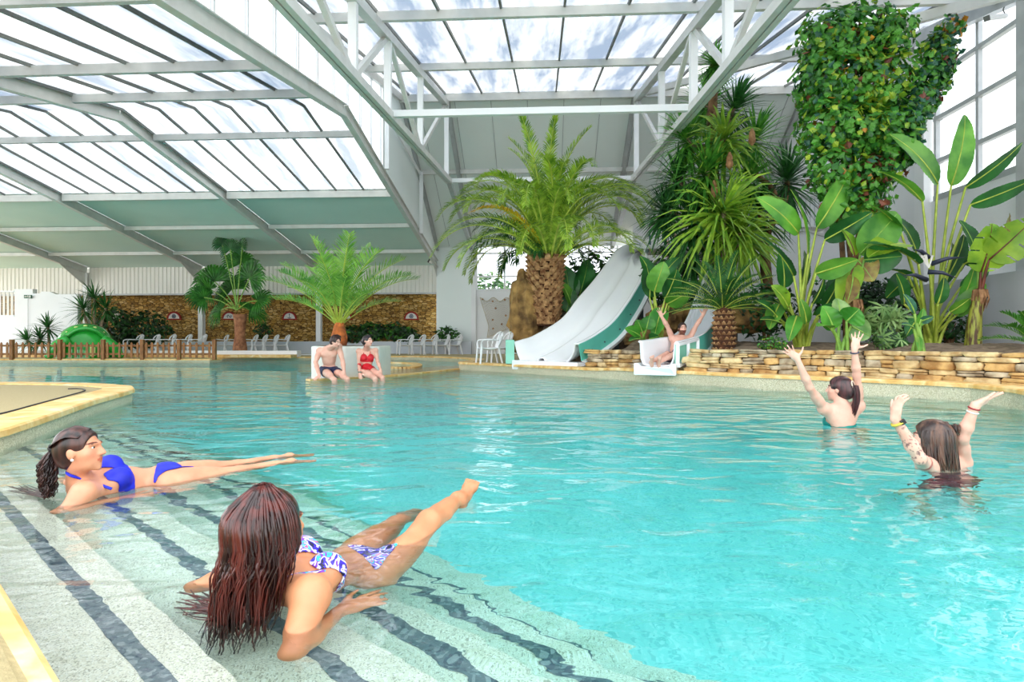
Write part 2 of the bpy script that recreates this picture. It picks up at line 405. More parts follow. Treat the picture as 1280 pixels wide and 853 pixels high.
# water
def water_mat():
    m, nt, out = nodes('pool_water')
    g = N(nt, 'ShaderNodeBsdfGlass', IOR=1.33, Roughness=0.0)
    g.inputs['Color'].default_value = (1,1,1,1)
    tc = N(nt, 'ShaderNodeTexCoord')
    def layer(sx, sy, scale, dist, rot, detail=2):
        mp = N(nt, 'ShaderNodeMapping'); mp.inputs['Scale'].default_value = (sx, sy, 1); mp.inputs['Rotation'].default_value = (0,0,rot)
        nt.links.new(tc.outputs['Object'], mp.inputs['Vector'])
        n = N(nt, 'ShaderNodeTexNoise', Scale=scale, Detail=detail, Distortion=dist)
        nt.links.new(mp.outputs[0], n.inputs['Vector']); return n.outputs['Fac']
    a = layer(1, 1.7, 1.5, .7, .35); b = layer(1, 1.4, 4.5, .9, -.5); c = layer(1, 1.2, 15, .4, .9, 1)
    sy = N(nt, 'ShaderNodeSeparateXYZ'); nt.links.new(tc.outputs['Object'], sy.inputs[0])     # calm over the steps, livelier out in the pool
    mrw = N(nt, 'ShaderNodeMapRange', interpolation_type='SMOOTHSTEP'); mrw.inputs['From Min'].default_value = 2.5; mrw.inputs['From Max'].default_value = 12.0; mrw.inputs['To Min'].default_value = 1.0; mrw.inputs['To Max'].default_value = 3.8
    nt.links.new(sy.outputs['Y'], mrw.inputs['Value'])
    def live(h):
        mm = N(nt, 'ShaderNodeMath', operation='MULTIPLY'); nt.links.new(h, mm.inputs[0]); nt.links.new(mrw.outputs[0], mm.inputs[1]); return mm.outputs[0]
    vd = N(nt, 'ShaderNodeVectorMath', operation='DISTANCE'); nt.links.new(tc.outputs['Object'], vd.inputs[0]); vd.inputs[1].default_value = (2.65, 3.6, 0)     # churned water round the bather
    mrd = N(nt, 'ShaderNodeMapRange', interpolation_type='SMOOTHSTEP'); mrd.inputs['From Min'].default_value = .25; mrd.inputs['From Max'].default_value = 1.5; mrd.inputs['To Min'].default_value = 5.0; mrd.inputs['To Max'].default_value = 1.0
    nt.links.new(vd.outputs['Value'], mrd.inputs['Value'])
    a = live(a); b = live(b)
    mb_ = N(nt, 'ShaderNodeMath', operation='MULTIPLY'); nt.links.new(b, mb_.inputs[0]); nt.links.new(mrd.outputs[0], mb_.inputs[1]); b = mb_.outputs[0]
    prev = None
    for h, dist in ((a, .036), (b, .0042), (c, .0009)):
        bp = N(nt, 'ShaderNodeBump', Strength=1.0, Distance=dist)
        nt.links.new(h, bp.inputs['Height'])
        if prev is not None: nt.links.new(prev, bp.inputs['Normal'])
        prev = bp.outputs['Normal']
    nt.links.new(prev, g.inputs['Normal']); nt.links.new(g.outputs[0], out.inputs['Surface'])
    va = N(nt, 'ShaderNodeVolumeAbsorption', Density=.50); va.inputs['Color'].default_value = (.02,.88,.90,1)
    nt.links.new(va.outputs[0], out.inputs['Volume'])
    return m
m_water = water_mat()
mb = MB(); wl = [p+n*.12 for p, n in zip(OL, NRM)]
mb.add(wl, [tuple(t) for t in tessellate_polygon([wl])])
wat = struct(mb, 'water', m_water)
for p in wat.data.polygons:
    if p.normal.z < 0: p.flip()

# ================================================================ building
def slab(name, pts, m, solid=.0, **kw):
    mb = MB(); mb.add(pts, [tuple(range(len(pts)))]); return struct(mb, name, m, solid=solid, **kw)
US = [-5.35, -11.6, -17.85, -24.1, -30.35]
def zl(v): return 7.15+.17*(v-15.6) if v < 15.6 else 7.15-.170*(v-15.6)      # low hall roof
def zh(v): return 5.22+.218*v if v < 21.7 else 9.95-.59*(v-21.7)              # high hall roof
for i in range(4):
    u0, u1 = US[i]-.09, US[i+1]+.09
    for va, vb, mm in ((4, 15.6, m_pane), (15.6, 20.9, m_pane2)):
        sk = slab('ceiling_glazing', [B(u0,va,zl(va)), B(u1,va,zl(va)), B(u1,vb,zl(vb)), B(u0,vb,zl(vb))], mm)
        mb = MB(); nb = 6
        for k in range(nb+1):
            u = lerp(u0, u1, k/nb)
            mb.beam(B(u,va,zl(va)-.02), B(u,vb,zl(vb)-.02), .045, .07)
        mb.build('glazing_bars', m_bar, parent=sk)
    slab('ceiling_panel', [B(u0,20.9,zl(20.9)), B(u1,20.9,zl(20.9)), B(u1,30.2,zl(30.2)), B(u0,30.2,zl(30.2))], m_panel)
    for v, wd, hh, mm in ((8.2,.09,.2,m_grey), (11.6,.09,.2,m_grey), (13.9,.09,.2,m_grey), (16.9,.09,.18,m_grey), (20.95,.1,.24,m_steel), (24.2,.09,.16,m_steel), (27.5,.09,.16,m_steel)):
        mb = MB(); mb.beam(B(u0,v,zl(v)-hh/2-.03), B(u1,v,zl(v)-hh/2-.03), wd, hh); struct(mb, 'ceiling_purlin', mm)
for i, u in enumerate(US):
    mb = MB(); h = .34
    mb.ibeam(B(u,4,zl(4)-h/2), B(u,15.6,zl(15.6)-h/2), .17, h, .025)
    mb.ibeam(B(u,15.6,zl(15.6)-h/2), B(u,30,zl(30)-h/2), .17, h, .025)
    mb.prism([B(u-.012,30,zl(30)-h), B(u-.012,28.2,zl(28.2)-h), B(u-.012,30,zl(30)-h-.75)], B(.024,0,0)-B(0,0,0))
    struct(mb, 'ceiling_rafter', m_steel)
    mb = MB(); mb.ibeam(B(u,30,.12), B(u,30,zl(30)-.3), .24, .3, .03, up=(0,1,0)); struct(mb, 'column_hall', m_white)
# corrugated band, stone wall and low white wall at the back of the hall
mb = MB(); u = -31.0; k = 0
prof = []
while u < -5.3:
    prof += [(u, 0), (u+.09, 0), (u+.12, .035), (u+.19, .035)]; u += .22
for (a, b), (c, d) in zip(prof, prof[1:]):
    mb.add([B(a,30.1-b,3.28), B(c,30.1-d,3.28), B(c,30.1-d,4.75), B(a,30.1-b,4.75)], [(0,1,2,3)])
struct(mb, 'wall_back_sheeting', m_corr)
slab('wall_back', [B(-31,31.0,0), B(-5.2,31.0,0), B(-5.2,31.0,3.4), B(-31,31.0,3.4)], m_stonewall)
slab('ceiling_recess', [B(-31,30.1,3.28), B(-5.2,30.1,3.28), B(-5.2,31.05,3.28), B(-31,31.05,3.28)], m_white)
mb = MB(); c0 = B(-24,29.75,.12); c1 = B(-5.0,29.75,.12)
mb.beam(B(-24,29.75,.45), B(-5.0,29.75,.45), .3, .66); mb.beam(B(-5.2,28.85,.45), B(-3.55,28.85,.45), .3, .66); struct(mb, 'wall_low_white', mat('low_wall_shaded_white', (.60,.64,.70), .6, (.54,.58,.64), 1.5))  # white wall lying in shade: the bluish-grey shade is put into its colour
mb = MB(); mb.beam(B(-31,30,3.24), B(-5.3,30,3.24), .2, .08); struct(mb, 'trim_lintel', m_grey)
# white wall with stepped top at the far corner
D_ = 27.0
mb = MB()
pr = [P(-60,440,D_), P(-60,395,D_), P(18,395,D_), P(18,361.5,D_), P(41,361.5,D_), P(41,367,D_), P(50,367,D_), P(52,364.5,D_), P(62,364.8,D_), P(70,368,D_), P(97,368,D_), P(97,440,D_)]
mb.prism(pr, V(0,.25,0)); struct(mb, 'wall_left_white', m_white)
# high hall
UR = 9.5
gl = slab('ceiling_high_glazing', [B(-5.35,3,zh(3)), B(UR,3,zh(3)), B(UR,21.7,zh(21.7)), B(-5.35,21.7,zh(21.7))], m_pane)
mb = MB()
u = -5.0
while u < UR:
    mb.beam(B(u,3,zh(3)-.02), B(u,21.7,zh(21.7)-.02), .05, .08); u += 1.36
mb.build('glazing_bars', m_bar, parent=gl)
slab('ceiling_high_slope', [B(-5.35,21.7,zh(21.7)), B(UR,21.7,zh(21.7)), B(UR,29.3,zh(29.3)), B(-5.35,29.3,zh(29.3))], m_panelw)
mb = MB(); u = -4.7
while u < UR:
    mb.beam(B(u,21.8,zh(21.8)-.012), B(u,29.2,zh(29.2)-.012), .02, .02); u += 1.36
struct(mb, 'trim_panel_seams', m_grey)
for u in (-5.3, -3.6, 3.3, 9.4):
    mb = MB(); mb.ibeam(B(u,21.8,zh(21.8)-.14), B(u,29.2,zh(29.2)-.14), .16, .24, .03); struct(mb, 'ceiling_high_rafter', m_grey)
for v in (8.4, 12.7, 17.2, 21.7):
    mb = MB(); hh = .2 if v < 21 else .26
    mb.beam(B(-5.35,v,zh(v)-hh/2-.04), B(UR,v,zh(v)-hh/2-.04), .1, hh); struct(mb, 'ceiling_high_purlin', m_steel)
mb = MB(); mb.beam(B(-5.35,24.9,zh(24.9)-.1), B(UR,24.9,zh(24.9)-.1), .1, .18); struct(mb, 'ceiling_high_purlin', m_steel)
def zb(v): return CAMZ+5.17+.096*(v-13)
TV = [5.2, 8.2, 11.0, 13.5, 17.1, 21.75]
for u in (-3.6, 3.35):
    t = thing('roof_truss', ('white steel roof truss over the pool, nearer the green hall ceiling' if u < 0 else 'white steel roof truss over the pool, nearer the yucca and vine'), 'roof truss', B(u,13,0), 0, 'white steel trusses under the high glazing')
    t['kind'] = 'structure'
    mb = MB(); mb.beam(B(u,3,zh(3)-.3), B(u,21.8,zh(21.8)-.3), .2, .2); mb.build('top_chord', m_steel, t)
    mb = MB(); mb.beam(B(u-.06,3,zb(3)), B(u-.06,22.4,zb(22.4)), .1, .17); mb.beam(B(u+.07,3,zb(3)), B(u+.07,22.4,zb(22.4)), .1, .17)
    mb.build('bottom_chord', m_steel, t)
    mb = MB(); mb.beam(B(u,22.3,zb(22.3)), B(u,29.2,5.45), .16, .2); mb.build('rear_strut', m_grey, t)
    for k, v in enumerate(TV):
        mb = MB(); mb.beam(B(u,v,zb(v)), B(u,v,zh(v)-.3), .16, .16, up=(0,1,0)); mb.build('post', m_white, t)
        if k:
            pv = TV[k-1]; mb = MB()
            if k % 2: mb.beam(B(u,pv,zb(pv)), B(u,v,zh(v)-.3), .1, .12)
            else: mb.beam(B(u,pv,zh(pv)-.3), B(u,v,zb(v)), .1, .12)
            mb.build('diagonal', m_steel, t)
for v, z, nm in ((13.6, zb(13.6)+.05, 'trim_tie_beam'), (22.4, zb(22.4)+.04, 'trim_tie_beam'), (6.2, zb(6.2)+.05, 'trim_tie_beam')):
    mb = MB(); mb.beam(B(-3.6,v,z), B(3.35,v,z), .12, .15); struct(mb, nm, m_white)
mb = MB(); mb.beam(B(3.35,20.9,zh(20.9)-.35), B(UR,10.8,zh(10.8)-.35), .13, .2); struct(mb, 'ceiling_brace', m_steel)
# upright side between low and high roof
cg = slab('window_clerestory', [B(-5.35,5,zl(5)), B(-5.35,15.6,zl(15.6)), B(-5.35,19.4,zl(19.4)), B(-5.35,19.4,zh(19.4)), B(-5.35,5,zh(5)+.02)], m_glass)
mb = MB(); v = 6.0
while v < 19.5:
    mb.beam(B(-5.35,v,zl(v)), B(-5.35,v,zh(v)), .06, .07, up=(0,1,0)); v += 1.1
mb.build('mullions', m_white, parent=cg)
slab('wall_gable', [B(-5.35,19.4,zl(19.4)), B(-5.35,29.3,zl(29.3)), B(-5.35,29.3,zh(29.3)), B(-5.35,21.7,zh(21.7)), B(-5.35,19.4,zh(19.4))], m_panelw)
mb = MB(); mb.beam(B(-5.3,4,zh(4)-.12), B(-5.3,21.7,zh(21.7)-.12), .12, .24); struct(mb, 'trim_high_eave', m_steel)
mb = MB(); mb.beam(B(-5.22,19.4,8.35), B(-5.22,25.0,7.85), .06, .1); struct(mb, 'trim_gable_rail', m_white)
mb = MB(); mb.beam(B(-5.2,24.9,zl(24.9)-.2), B(-5.2,24.9,zh(24.9)-.1), .14, .14, up=(0,1,0)); struct(mb, 'column_gable', m_white)
mb = MB(); mb.beam(B(-5.2,19.4,zl(19.4)), B(-5.2,19.4,zh(19.4)-.1), .14, .14, up=(0,1,0)); struct(mb, 'column_gable', m_white)
# back wall of the high hall: solid part, window band, lower wall
mb = MB(); mb.prism([B(-5.35,29.3,0), B(-3.45,29.3,0), B(-3.45,29.3,5.75), B(-5.35,29.3,5.75)], V(0,.3,0)); struct(mb, 'wall_back_plain', m_panelw)
mb = MB(); mb.beam(B(-3.48,29.2,.1), B(-3.48,29.2,5.6), .22, .22, up=(0,1,0)); struct(mb, 'column_high_hall', m_white)
mb = MB(); mb.prism([B(-3.45,29.3,0), B(4.2,29.3,0), B(4.2,29.3,3.3), B(-3.45,29.3,3.3)], V(0,.3,0)); struct(mb, 'wall_back_lower', m_white)
wn = slab('window_1', [B(-3.45,29.35,3.3), B(4.2,29.35,3.3), B(4.2,29.35,5.75), B(-3.45,29.35,5.75)], m_glass)
mb = MB()
for u in (-3.35,-1.95,-.6,.8,2.2,3.6,4.15): mb.beam(B(u,29.3,3.3), B(u,29.3,5.7), .09, .1, up=(0,1,0))
for z in (3.34, 4.0, 5.15, 5.68): mb.beam(B(-3.45,29.3,z), B(4.2,29.3,z), .1, .07)
mb.build('window_frame', m_white, parent=wn)
mb = MB(); mb.prism([B(4.2,28.0,0), B(UR,28.0,0), B(UR,28.0,6.25), B(4.2,28.0,6.25)], V(0,.3,0)); struct(mb, 'wall_back_right', m_white)
# right wall with tall windows
def zt(v): return zh(v) if v < 21.7 else zh(v)
mb = MB()
mb.prism([B(UR,1,0), B(UR,15.1,0), B(UR,15.1,4.22), B(UR,1,4.22)], B(.3,0,0)-B(0,0,0))
mb.prism([B(UR,15.1,0), B(UR,29.3,0), B(UR,29.3,zh(29.3)), B(UR,21.7,zh(21.7)), B(UR,15.1,zh(15.1))], B(.3,0,0)-B(0,0,0))
struct(mb, 'wall_right', m_white)
for nm, va, vb in (('window_2', 12.2, 15.0), ('window_3', 2.0, 11.6)):
    wn = slab(nm, [B(UR+.1,va,4.22), B(UR+.1,vb,4.22), B(UR+.1,vb,zh(vb)), B(UR+.1,va,zh(va))], m_glass)
    mb = MB()
    for z in (4.27, 5.15, 6.2, 7.25): mb.beam(B(UR+.05,va,z), B(UR+.05,vb,z), .12, .10 if z > 4.3 else .14)
    vs = (12.25, 13.55, 14.95) if nm == 'window_2' else (2.1, 4.0, 5.9, 7.8, 9.7, 11.55)
    for v in vs: mb.beam(B(UR+.05,v,4.22), B(UR+.05,v,zh(v)), .1, .08, up=(0,1,0))
    mb.build('window_frame', m_grey if nm == 'window_2' else m_bar, parent=wn)
for v, w_, mm in ((12.12,.2,m_grey), (11.85,.3,m_white), (15.25,.34,m_white)):
    mb = MB(); mb.beam(B(UR-.08,v,.2), B(UR-.08,v,zh(v)), w_, .22, up=(1,0,0)); struct(mb, 'column_right', mm)
mb = MB(); mb.beam(B(UR-.1,3,zh(3)-.2), B(UR-.1,21.7,zh(21.7)-.2), .2, .34); struct(mb, 'trim_right_eave', m_grey)
m_conc = mat('grey_render', (.56,.58,.62), .7, (.50,.52,.55), .8)
mb = MB(); mb.prism([B(UR-.42,2,0), B(UR-.42,17.0,0), B(UR-.42,17.0,2.15), B(UR-.42,2,2.15)], B(.45,0,0)-B(0,0,0)); struct(mb, 'wall_right_plinth', m_conc)
# ================================================================ plant makers
def leafmat(name, c1, c2, transl=.22, rough=.42, scale=4, **kw):
    c1, c2 = [tuple(v*.88 for v in srgb(*c)) for c in (c1, c2)]; c2 = tuple(v*.8 for v in c2)
    return mat(name, c1, rough, c2, scale, transl=transl, objrand=.16, **kw)
m_palm = leafmat('palm_leaflet', (186,220,70), (96,150,34))
m_palmy = leafmat('yellow_leaflet', (255,226,50), (240,190,36))
m_date = leafmat('young_date_leaflet', (160,212,90), (92,166,50))
m_fan = leafmat('fan_leaf', (72,150,46), (34,100,26))
m_yucca = leafmat('yucca_leaf', (112,184,64), (56,134,44))
m_yuccal = leafmat('pale_yucca_leaf', (176,210,70), (112,172,46))
m_yuccad = leafmat('dark_yucca_leaf', (66,134,58), (32,88,40))
m_pad = leafmat('paddle_leaf', (126,192,70), (72,150,44), scale=2)
m_padd = leafmat('dark_paddle_leaf', (54,128,54), (26,86,36), scale=2)
m_bana = leafmat('banana_leaf', (168,206,52), (92,160,40), scale=2)
m_banab = leafmat('browned_leaf', (168,160,66), (132,92,46), scale=5)
m_cyc = leafmat('cycad_leaflet', (58,126,52), (26,84,34))
m_bush = leafmat('shrub_leaf', (52,110,40), (20,62,22))
m_bushl = leafmat('bright_shrub_leaf', (96,168,52), (48,120,32))
m_bushd = leafmat('deep_shrub_leaf', (36,78,30), (14,42,18))
m_alo = leafmat('elephant_ear_leaf', (108,196,56), (56,146,40), scale=2)
m_fats = leafmat('pale_palmate_leaf', (172,206,130), (110,166,86))
m_vd = leafmat('vine_leaf_dark', (64,142,52), (34,100,36)); m_vm = leafmat('vine_leaf_green', (108,184,60), (62,140,42))
m_vl = leafmat('vine_leaf_lime', (196,220,60), (130,184,44)); m_vr = leafmat('vine_leaf_red', (150,84,60), (112,60,44))
m_vy = leafmat('vine_leaf_orange', (236,170,50), (196,120,40)); m_vg = leafmat('vine_leaf_bluegreen', (70,130,100), (36,92,72))
m_stem = mat('green_stem', srgb(150,190,80), .5, srgb(104,150,56), 6)
m_stemy = mat('yellow_stem', srgb(190,206,84), .5, srgb(150,170,60), 6)
m_pseudo = mat('banana_stem', srgb(156,160,60), .55, srgb(84,56,30), 5, stretch=(3,3,.5), lo=.42, hi=.55)
m_bark = mat('bark', srgb(134,100,68), .9, srgb(84,58,38), 8, bump=.6)
m_barkg = mat('grey_bark', srgb(168,146,124), .9, srgb(112,90,72), 8, bump=.6)
m_boot = mat('palm_boot', srgb(206,164,112), .9, srgb(112,70,42), 7, bump=.5)
m_boot2 = mat('palm_fibre', srgb(96,58,34), .95, srgb(52,30,18), 12, bump=.6)
m_dry = mat('dry_leaf', srgb(176,134,92), .8, srgb(120,80,50), 8)

def blade(mb, pts, ws, nrm, fold=.15):
    """leaf blade along a path; two strips folded at the midrib"""
    pts = [Vector(p) for p in pts]; k = len(pts); nrm = Vector(nrm); vs = []
    for i in range(k):
        t = (pts[min(i+1, k-1)]-pts[max(i-1, 0)]).normalized()
        s = t.cross(nrm)
        s = s.normalized() if s.length > 1e-5 else t.orthogonal().normalized()
        n = s.cross(t).normalized(); w_ = ws[i]
        vs += [pts[i]-s*w_+n*w_*fold, pts[i], pts[i]+s*w_+n*w_*fold]
    fs = []
    for i in range(k-1):
        a = 3*i
        fs += [(a, a+1, a+4, a+3), (a+1, a+2, a+5, a+4)]
    mb.add(vs, fs)
def frond_mesh(name, L, e0, bend, nl, ll, lw, m_leaf, m_rach, twist=0.0, droop=.25, bare=.12, sweep=35, vshape=.5, rnd=None, curl=0.0, rr=.022, pw=1.4):
    rnd = rnd or random
    mb = MB(); K = 22; pts = []; p = V(0,0,0); side = V(0,1,0); yaw = 0
    ang = [e0-bend*(i/K)**pw for i in range(K+1)]
    for i in range(K+1):
        pts.append(p.copy())
        a = ang[i]; yaw += curl/K
        p = p+V(math.cos(a)*math.cos(yaw), math.cos(a)*math.sin(yaw), math.sin(a))*(L/K)
    mb.mi = 1; mb.tube(pts, [rr*(1-.85*i/K)+.003 for i in range(K+1)], 5, flat=.7)
    mb.mi = 0
    for q in range(nl):
        t = bare+(1-bare)*(q+.5)/nl
        f = t*K; i = min(int(f), K-1); f -= i
        c = pts[i].lerp(pts[i+1], f); T = (pts[i+1]-pts[i]).normalized()
        Sd = T.cross(V(0,0,1)); Sd = Sd.normalized() if Sd.length > .05 else side
        side = Sd; U = Sd.cross(T).normalized()
        Lq = ll*(math.sin(PI*(.12+.80*(t-bare)/(1-bare)))**.8)*rnd.uniform(.88,1.1)
        for s in (-1, 1):
            sw = math.radians(sweep+18*t+rnd.uniform(-6,6))
            d = (Sd*s*math.cos(sw)+T*math.sin(sw)+U*vshape*rnd.uniform(.6,1.3)).normalized()
            e = c+d*Lq*.55; g = c+d*Lq-V(0,0,droop*Lq*rnd.uniform(.6,1.4))
            blade(mb, [c, e-V(0,0,droop*Lq*.15), g], [lw*.7, lw, lw*.12], U)
    me_o = mb.build(name, [m_leaf, m_rach], fix=False)
    me = me_o.data; bpy.data.objects.remove(me_o); return me
def place_part(me, name, parent, loc, rot, scale=1.0, label=None, mats=None):
    o = bpy.data.objects.new(name, me); C.objects.link(o); o.parent = parent
    o.location = loc; o.rotation_euler = rot; o.scale = (scale,)*3
    if label: o['label'] = label
    return o

def paddle(mb, a, b, w, twist=0.0, sag=.06, n=34, face=None, rip=.02, prof=1.0, rnd=random, tears=0):
    a = Vector(a); b = Vector(b); d = b-a; L = d.length; T = d.normalized()
    f = Vector(face) if face is not None else V(-.15,-1,.45)
    f = (f-T*f.dot(T)).normalized(); f = Quaternion(T, twist) @ f
    sd = T.cross(f).normalized(); vs = []; X = [-1,-.8,-.4,0,.4,.8,1]
    ph = rnd.uniform(0,6)
    for i in range(n+1):
        t = i/n
        wt = w*max(.015, (math.sin(PI*min(1, t**(.72*prof)*.985+.012)))**.62)
        c = a+d*t+f*(sag*L*4*t*(1-t))-V(0,0,sag*L*.9*t*t)
        for x in X:
            rr = rip*w*math.sin(t*26+ph+x)*abs(x)+.014*w*(1 if i % 2 else -1)*min(1, abs(x)*1.6)*(1 if abs(x) > 0 else 0)
            vs.append(c+sd*(x*wt)+f*(-.22*wt*(abs(x)**1.3)*(-1)+rr))
    m_ = len(X); fs = []
    for i in range(n):
        for j in range(m_-1):
            if tears and j in (0, 1, m_-3, m_-2) and (i*7+(j > 3)*3+tears) % 9 == 0: continue
            fs.append((i*m_+j, i*m_+j+1, (i+1)*m_+j+1, (i+1)*m_+j))
    mb.add(vs, fs)
def rib(mb, a, b, w, twist=0, sag=.06, face=None, r=.012):
    a = Vector(a); b = Vector(b); d = b-a; L = d.length; T = d.normalized()
    f = Vector(face) if face is not None else V(-.15,-1,.45)
    f = (f-T*f.dot(T)).normalized(); f = Quaternion(T, twist) @ f
    mb.tube([a+d*t+f*(sag*L*4*t*(1-t)+.002)-V(0,0,sag*L*.9*t*t) for t in [i/8 for i in range(9)]], [r*(1-.8*i/8) for i in range(9)], 5)
def leaf_part(parent, foot, base, tip, w, m_leaf, m_st, twist=0.0, sag=.06, bow=.1, r=.026, label=None, face=None, tears=0, name='leaf', prof=1.0):
    """one stalked paddle leaf as a part; its stalk is a sub-part"""
    mb = MB(); paddle(mb, base, tip, w, twist, sag, face=face, tears=tears, prof=prof)
    o = mb.build(name, m_leaf, parent, smooth=True, fix=False, label=label)
    foot = Vector(foot); base = Vector(base); tip = Vector(tip)
    st = MB(); d = base-foot; out = V(d.x, d.y, 0)
    mid = foot.lerp(base, .5)-out*bow*1.2+V(0,0,bow*.2)
    st.tube(catmull([foot, mid, base], 10), [r*1.5-(r*.8)*i/10 for i in range(11)], 6)
    rib(st, base, tip, w, twist, sag, face, r*.7)
    o['_org'] = tuple(parent.get('_org')); st.build('leaf_stalk', m_st, o, smooth=True, fix=False)
    return o
def sword_head(mb, c, axis, n, L, w, rnd, droop=.3, spread=1.0, lo=-.5):
    """a rosette of sword leaves round an axis"""
    c = Vector(c); ax = Vector(axis).normalized(); o1 = ax.orthogonal().normalized(); o2 = ax.cross(o1)
    for k in range(n):
        a = k*2.39996+rnd.uniform(-.2,.2)
        e = lerp(1.35, lo, (k/n)**.8)*spread+rnd.uniform(-.12,.12)
        r = o1*math.cos(a)+o2*math.sin(a)
        d = r*math.cos(e)+ax*math.sin(e); Lk = L*rnd.uniform(.8,1.1)
        st = c-ax*(.25*L*(k/n))
        p1 = st+d*Lk*.35; p2 = st+d*Lk*.7-V(0,0,droop*Lk*.08); p3 = st+d*Lk-V(0,0,droop*Lk*.3)
        nr = ax*math.cos(e)-r*math.sin(e)
        blade(mb, [st, p1, p2, p3], [w*.7, w, w*.75, w*.06], nr, .25)
def leaf_cloud(mb, fn, n, size, rnd, nm=1, wts=None, shape='oval', up=.35, out=None):
    """n leaves at points fn(rnd) -> (point, outward direction)"""
    for k in range(n):
        p, d = fn(rnd)
        d = (Vector(d)+V(rnd.uniform(-.7,.7), rnd.uniform(-.7,.7), rnd.uniform(-.5,.7))).normalized()
        t = (V(rnd.uniform(-1,1), rnd.uniform(-1,1), rnd.uniform(-1.0,.25))); t = (t-d*t.dot(d)).normalized()
        L = size*rnd.uniform(.65,1.25); s = t.cross(d)
        if wts: mb.mi = rnd.choices(range(nm), wts(p, d) if callable(wts) else wts)[0]
        if shape == 'oval':
            mb.add([p, p+t*L*.35+s*L*.26-d*L*.04, p+t*L, p+t*L*.35-s*L*.26-d*L*.04, p+t*L*.5+d*L*.05], [(0,1,4),(1,2,4),(2,3,4),(3,0,4)])
        elif shape == 'lobed':
            vs = [p]
            for (x, y) in ((.28,.16),(.22,.34),(.45,.30),(.38,.55),(.62,.42),(.62,.72),(1.0,.0+.02)):
                vs.append(p+t*L*x+s*L*y*.55-d*L*.1*y)
            for (x, y) in ((.62,.72),(.62,.42),(.38,.55),(.45,.30),(.22,.34),(.28,.16)):
                vs.append(p+t*L*x-s*L*y*.55-d*L*.1*y)
            mid = len(vs); vs.append(p+t*L*.5+d*L*.05)
            mb.add(vs, [(i, (i+1) % mid, mid) for i in range(mid)])
        elif shape == 'palmate':
            for q in range(7):
                a = -1.9+q*.63; dd = t*math.cos(a)+s*math.sin(a)
                blade(mb, [p, p+dd*L*.55, p+dd*L-d*L*.15], [.02*L, .10*L, .01], d, .1)
def ell(c, r, inner=.55):
    c = Vector(c)
    def fn(rnd):
        while True:
            v = V(rnd.uniform(-1,1), rnd.uniform(-1,1), rnd.uniform(-1,1))
            if inner < v.length <= 1: break
        return c+V(v.x*r[0], v.y*r[1], v.z*r[2]), V(v.x/r[0], v.y/r[1], v.z/r[2]).normalized()
    return fn
def multi(*fns):
    return lambda rnd: rnd.choice(fns)(rnd)
def shrub(name, label, c, r, n, size, mats_, wts=None, shape='oval', cat='shrub', group=None, seed=1, stems=5):
    rnd = random.Random(seed); c = Vector(c)
    t = thing(name, label, cat, (c.x, c.y, c.z-r[2]), 0, group)
    mb = MB(); leaf_cloud(mb, ell(c, r), n, size, rnd, len(mats_), wts or [1]*len(mats_), shape)
    mb.build('foliage', mats_, t, fix=False)
    mb = MB()
    for k in range(stems):
        a = rnd.uniform(0, 6.28); q = c+V(math.cos(a)*r[0]*.5, math.sin(a)*r[1]*.5, r[2]*.3)
        mb.tube([V(c.x+.05*math.cos(a), c.y+.05*math.sin(a), c.z-r[2]-.05), c.lerp(q, .4)-V(0,0,r[2]*.4), q], [.025,.02,.008], 5)
    mb.build('stems', m_bark, t)
    return t
# ================================================================ planting bed, rocks, dry-stone wall
WP = [V(1.5,13.9,0), V(2.3,13.35,0), V(2.75,12.9,0), V(3.2,11.5,0), V(3.35,11.05,0), V(4.4,10.3,0), V(5.7,9.15,0), V(6.6,7.8,0), V(7.3,6.2,0), V(7.6,4,0)]
def dist_wall(x, y):
    best = 1e9; sg = 1
    for a, b in zip(WP, WP[1:]):
        d = b-a; t = max(0, min(1, ((x-a.x)*d.x+(y-a.y)*d.y)/(d.x*d.x+d.y*d.y)))
        q = a+d*t; L = math.hypot(x-q.x, y-q.y)
        if L < best: best = L; sg = 1 if (d.x*(y-a.y)-d.y*(x-a.x)) > 0 else -1
    return best*sg
wide = [((640,429,14.95),(723,431,13.75),.55),((651,426,15.05),(732,427,13.95),.53),((668,420,15.35),(746,419,14.25),.48),((702,399,15.9),(766,404,14.6),.42),((722,374,16.3),(782,384,15.0),.40),((742,351,16.8),(795,364,15.5),.40),((760,327,17.3),(806,342,16.1),.40),((772,312,17.7),(809,322,16.6),.38),((785,306,18.2),(806,314,17.6),.36),((800,304,19.0),(812,310,18.6),.34)]
narrow = [((798,428,11.35),(846,429,11.2),.44),((820,425,11.9),(862,425,11.7),.44),((842,420,12.4),(880,418,12.15),.44),((857,402,12.95),(893,404,12.75),.42),((868,375,13.7),(905,385,13.5),.40),((880,347,14.7),(917,352,14.5),.40),((893,315,16),(931,315,15.8),.40),((905,285,17.4),(943,283,17.2),.40),((912,268,18.4),(950,266,18.2),.38)]
CAPS = []
for secs in (wide, narrow):
    Ls = catmull([P(*q[0]) for q in secs], 30); Rs = catmull([P(*q[1]) for q in secs], 30)
    for i in range(31):
        k = i/30*(len(secs)-1); dd = secs[min(int(k), len(secs)-1)][2]; m_ = (Ls[i]+Rs[i])/2
        CAPS.append((m_.x, m_.y, (Ls[i]-Rs[i]).length/2+.25, min(Ls[i].z, Rs[i].z)-dd-.28))
def hill(x, y):
    h = hill0(x, y)
    for cx, cy, r, z in CAPS:
        d = math.hypot(x-cx, y-cy)
        if d < r+.8 and z < h: h = min(h, z+max(0, d-r)*1.2)
    return h
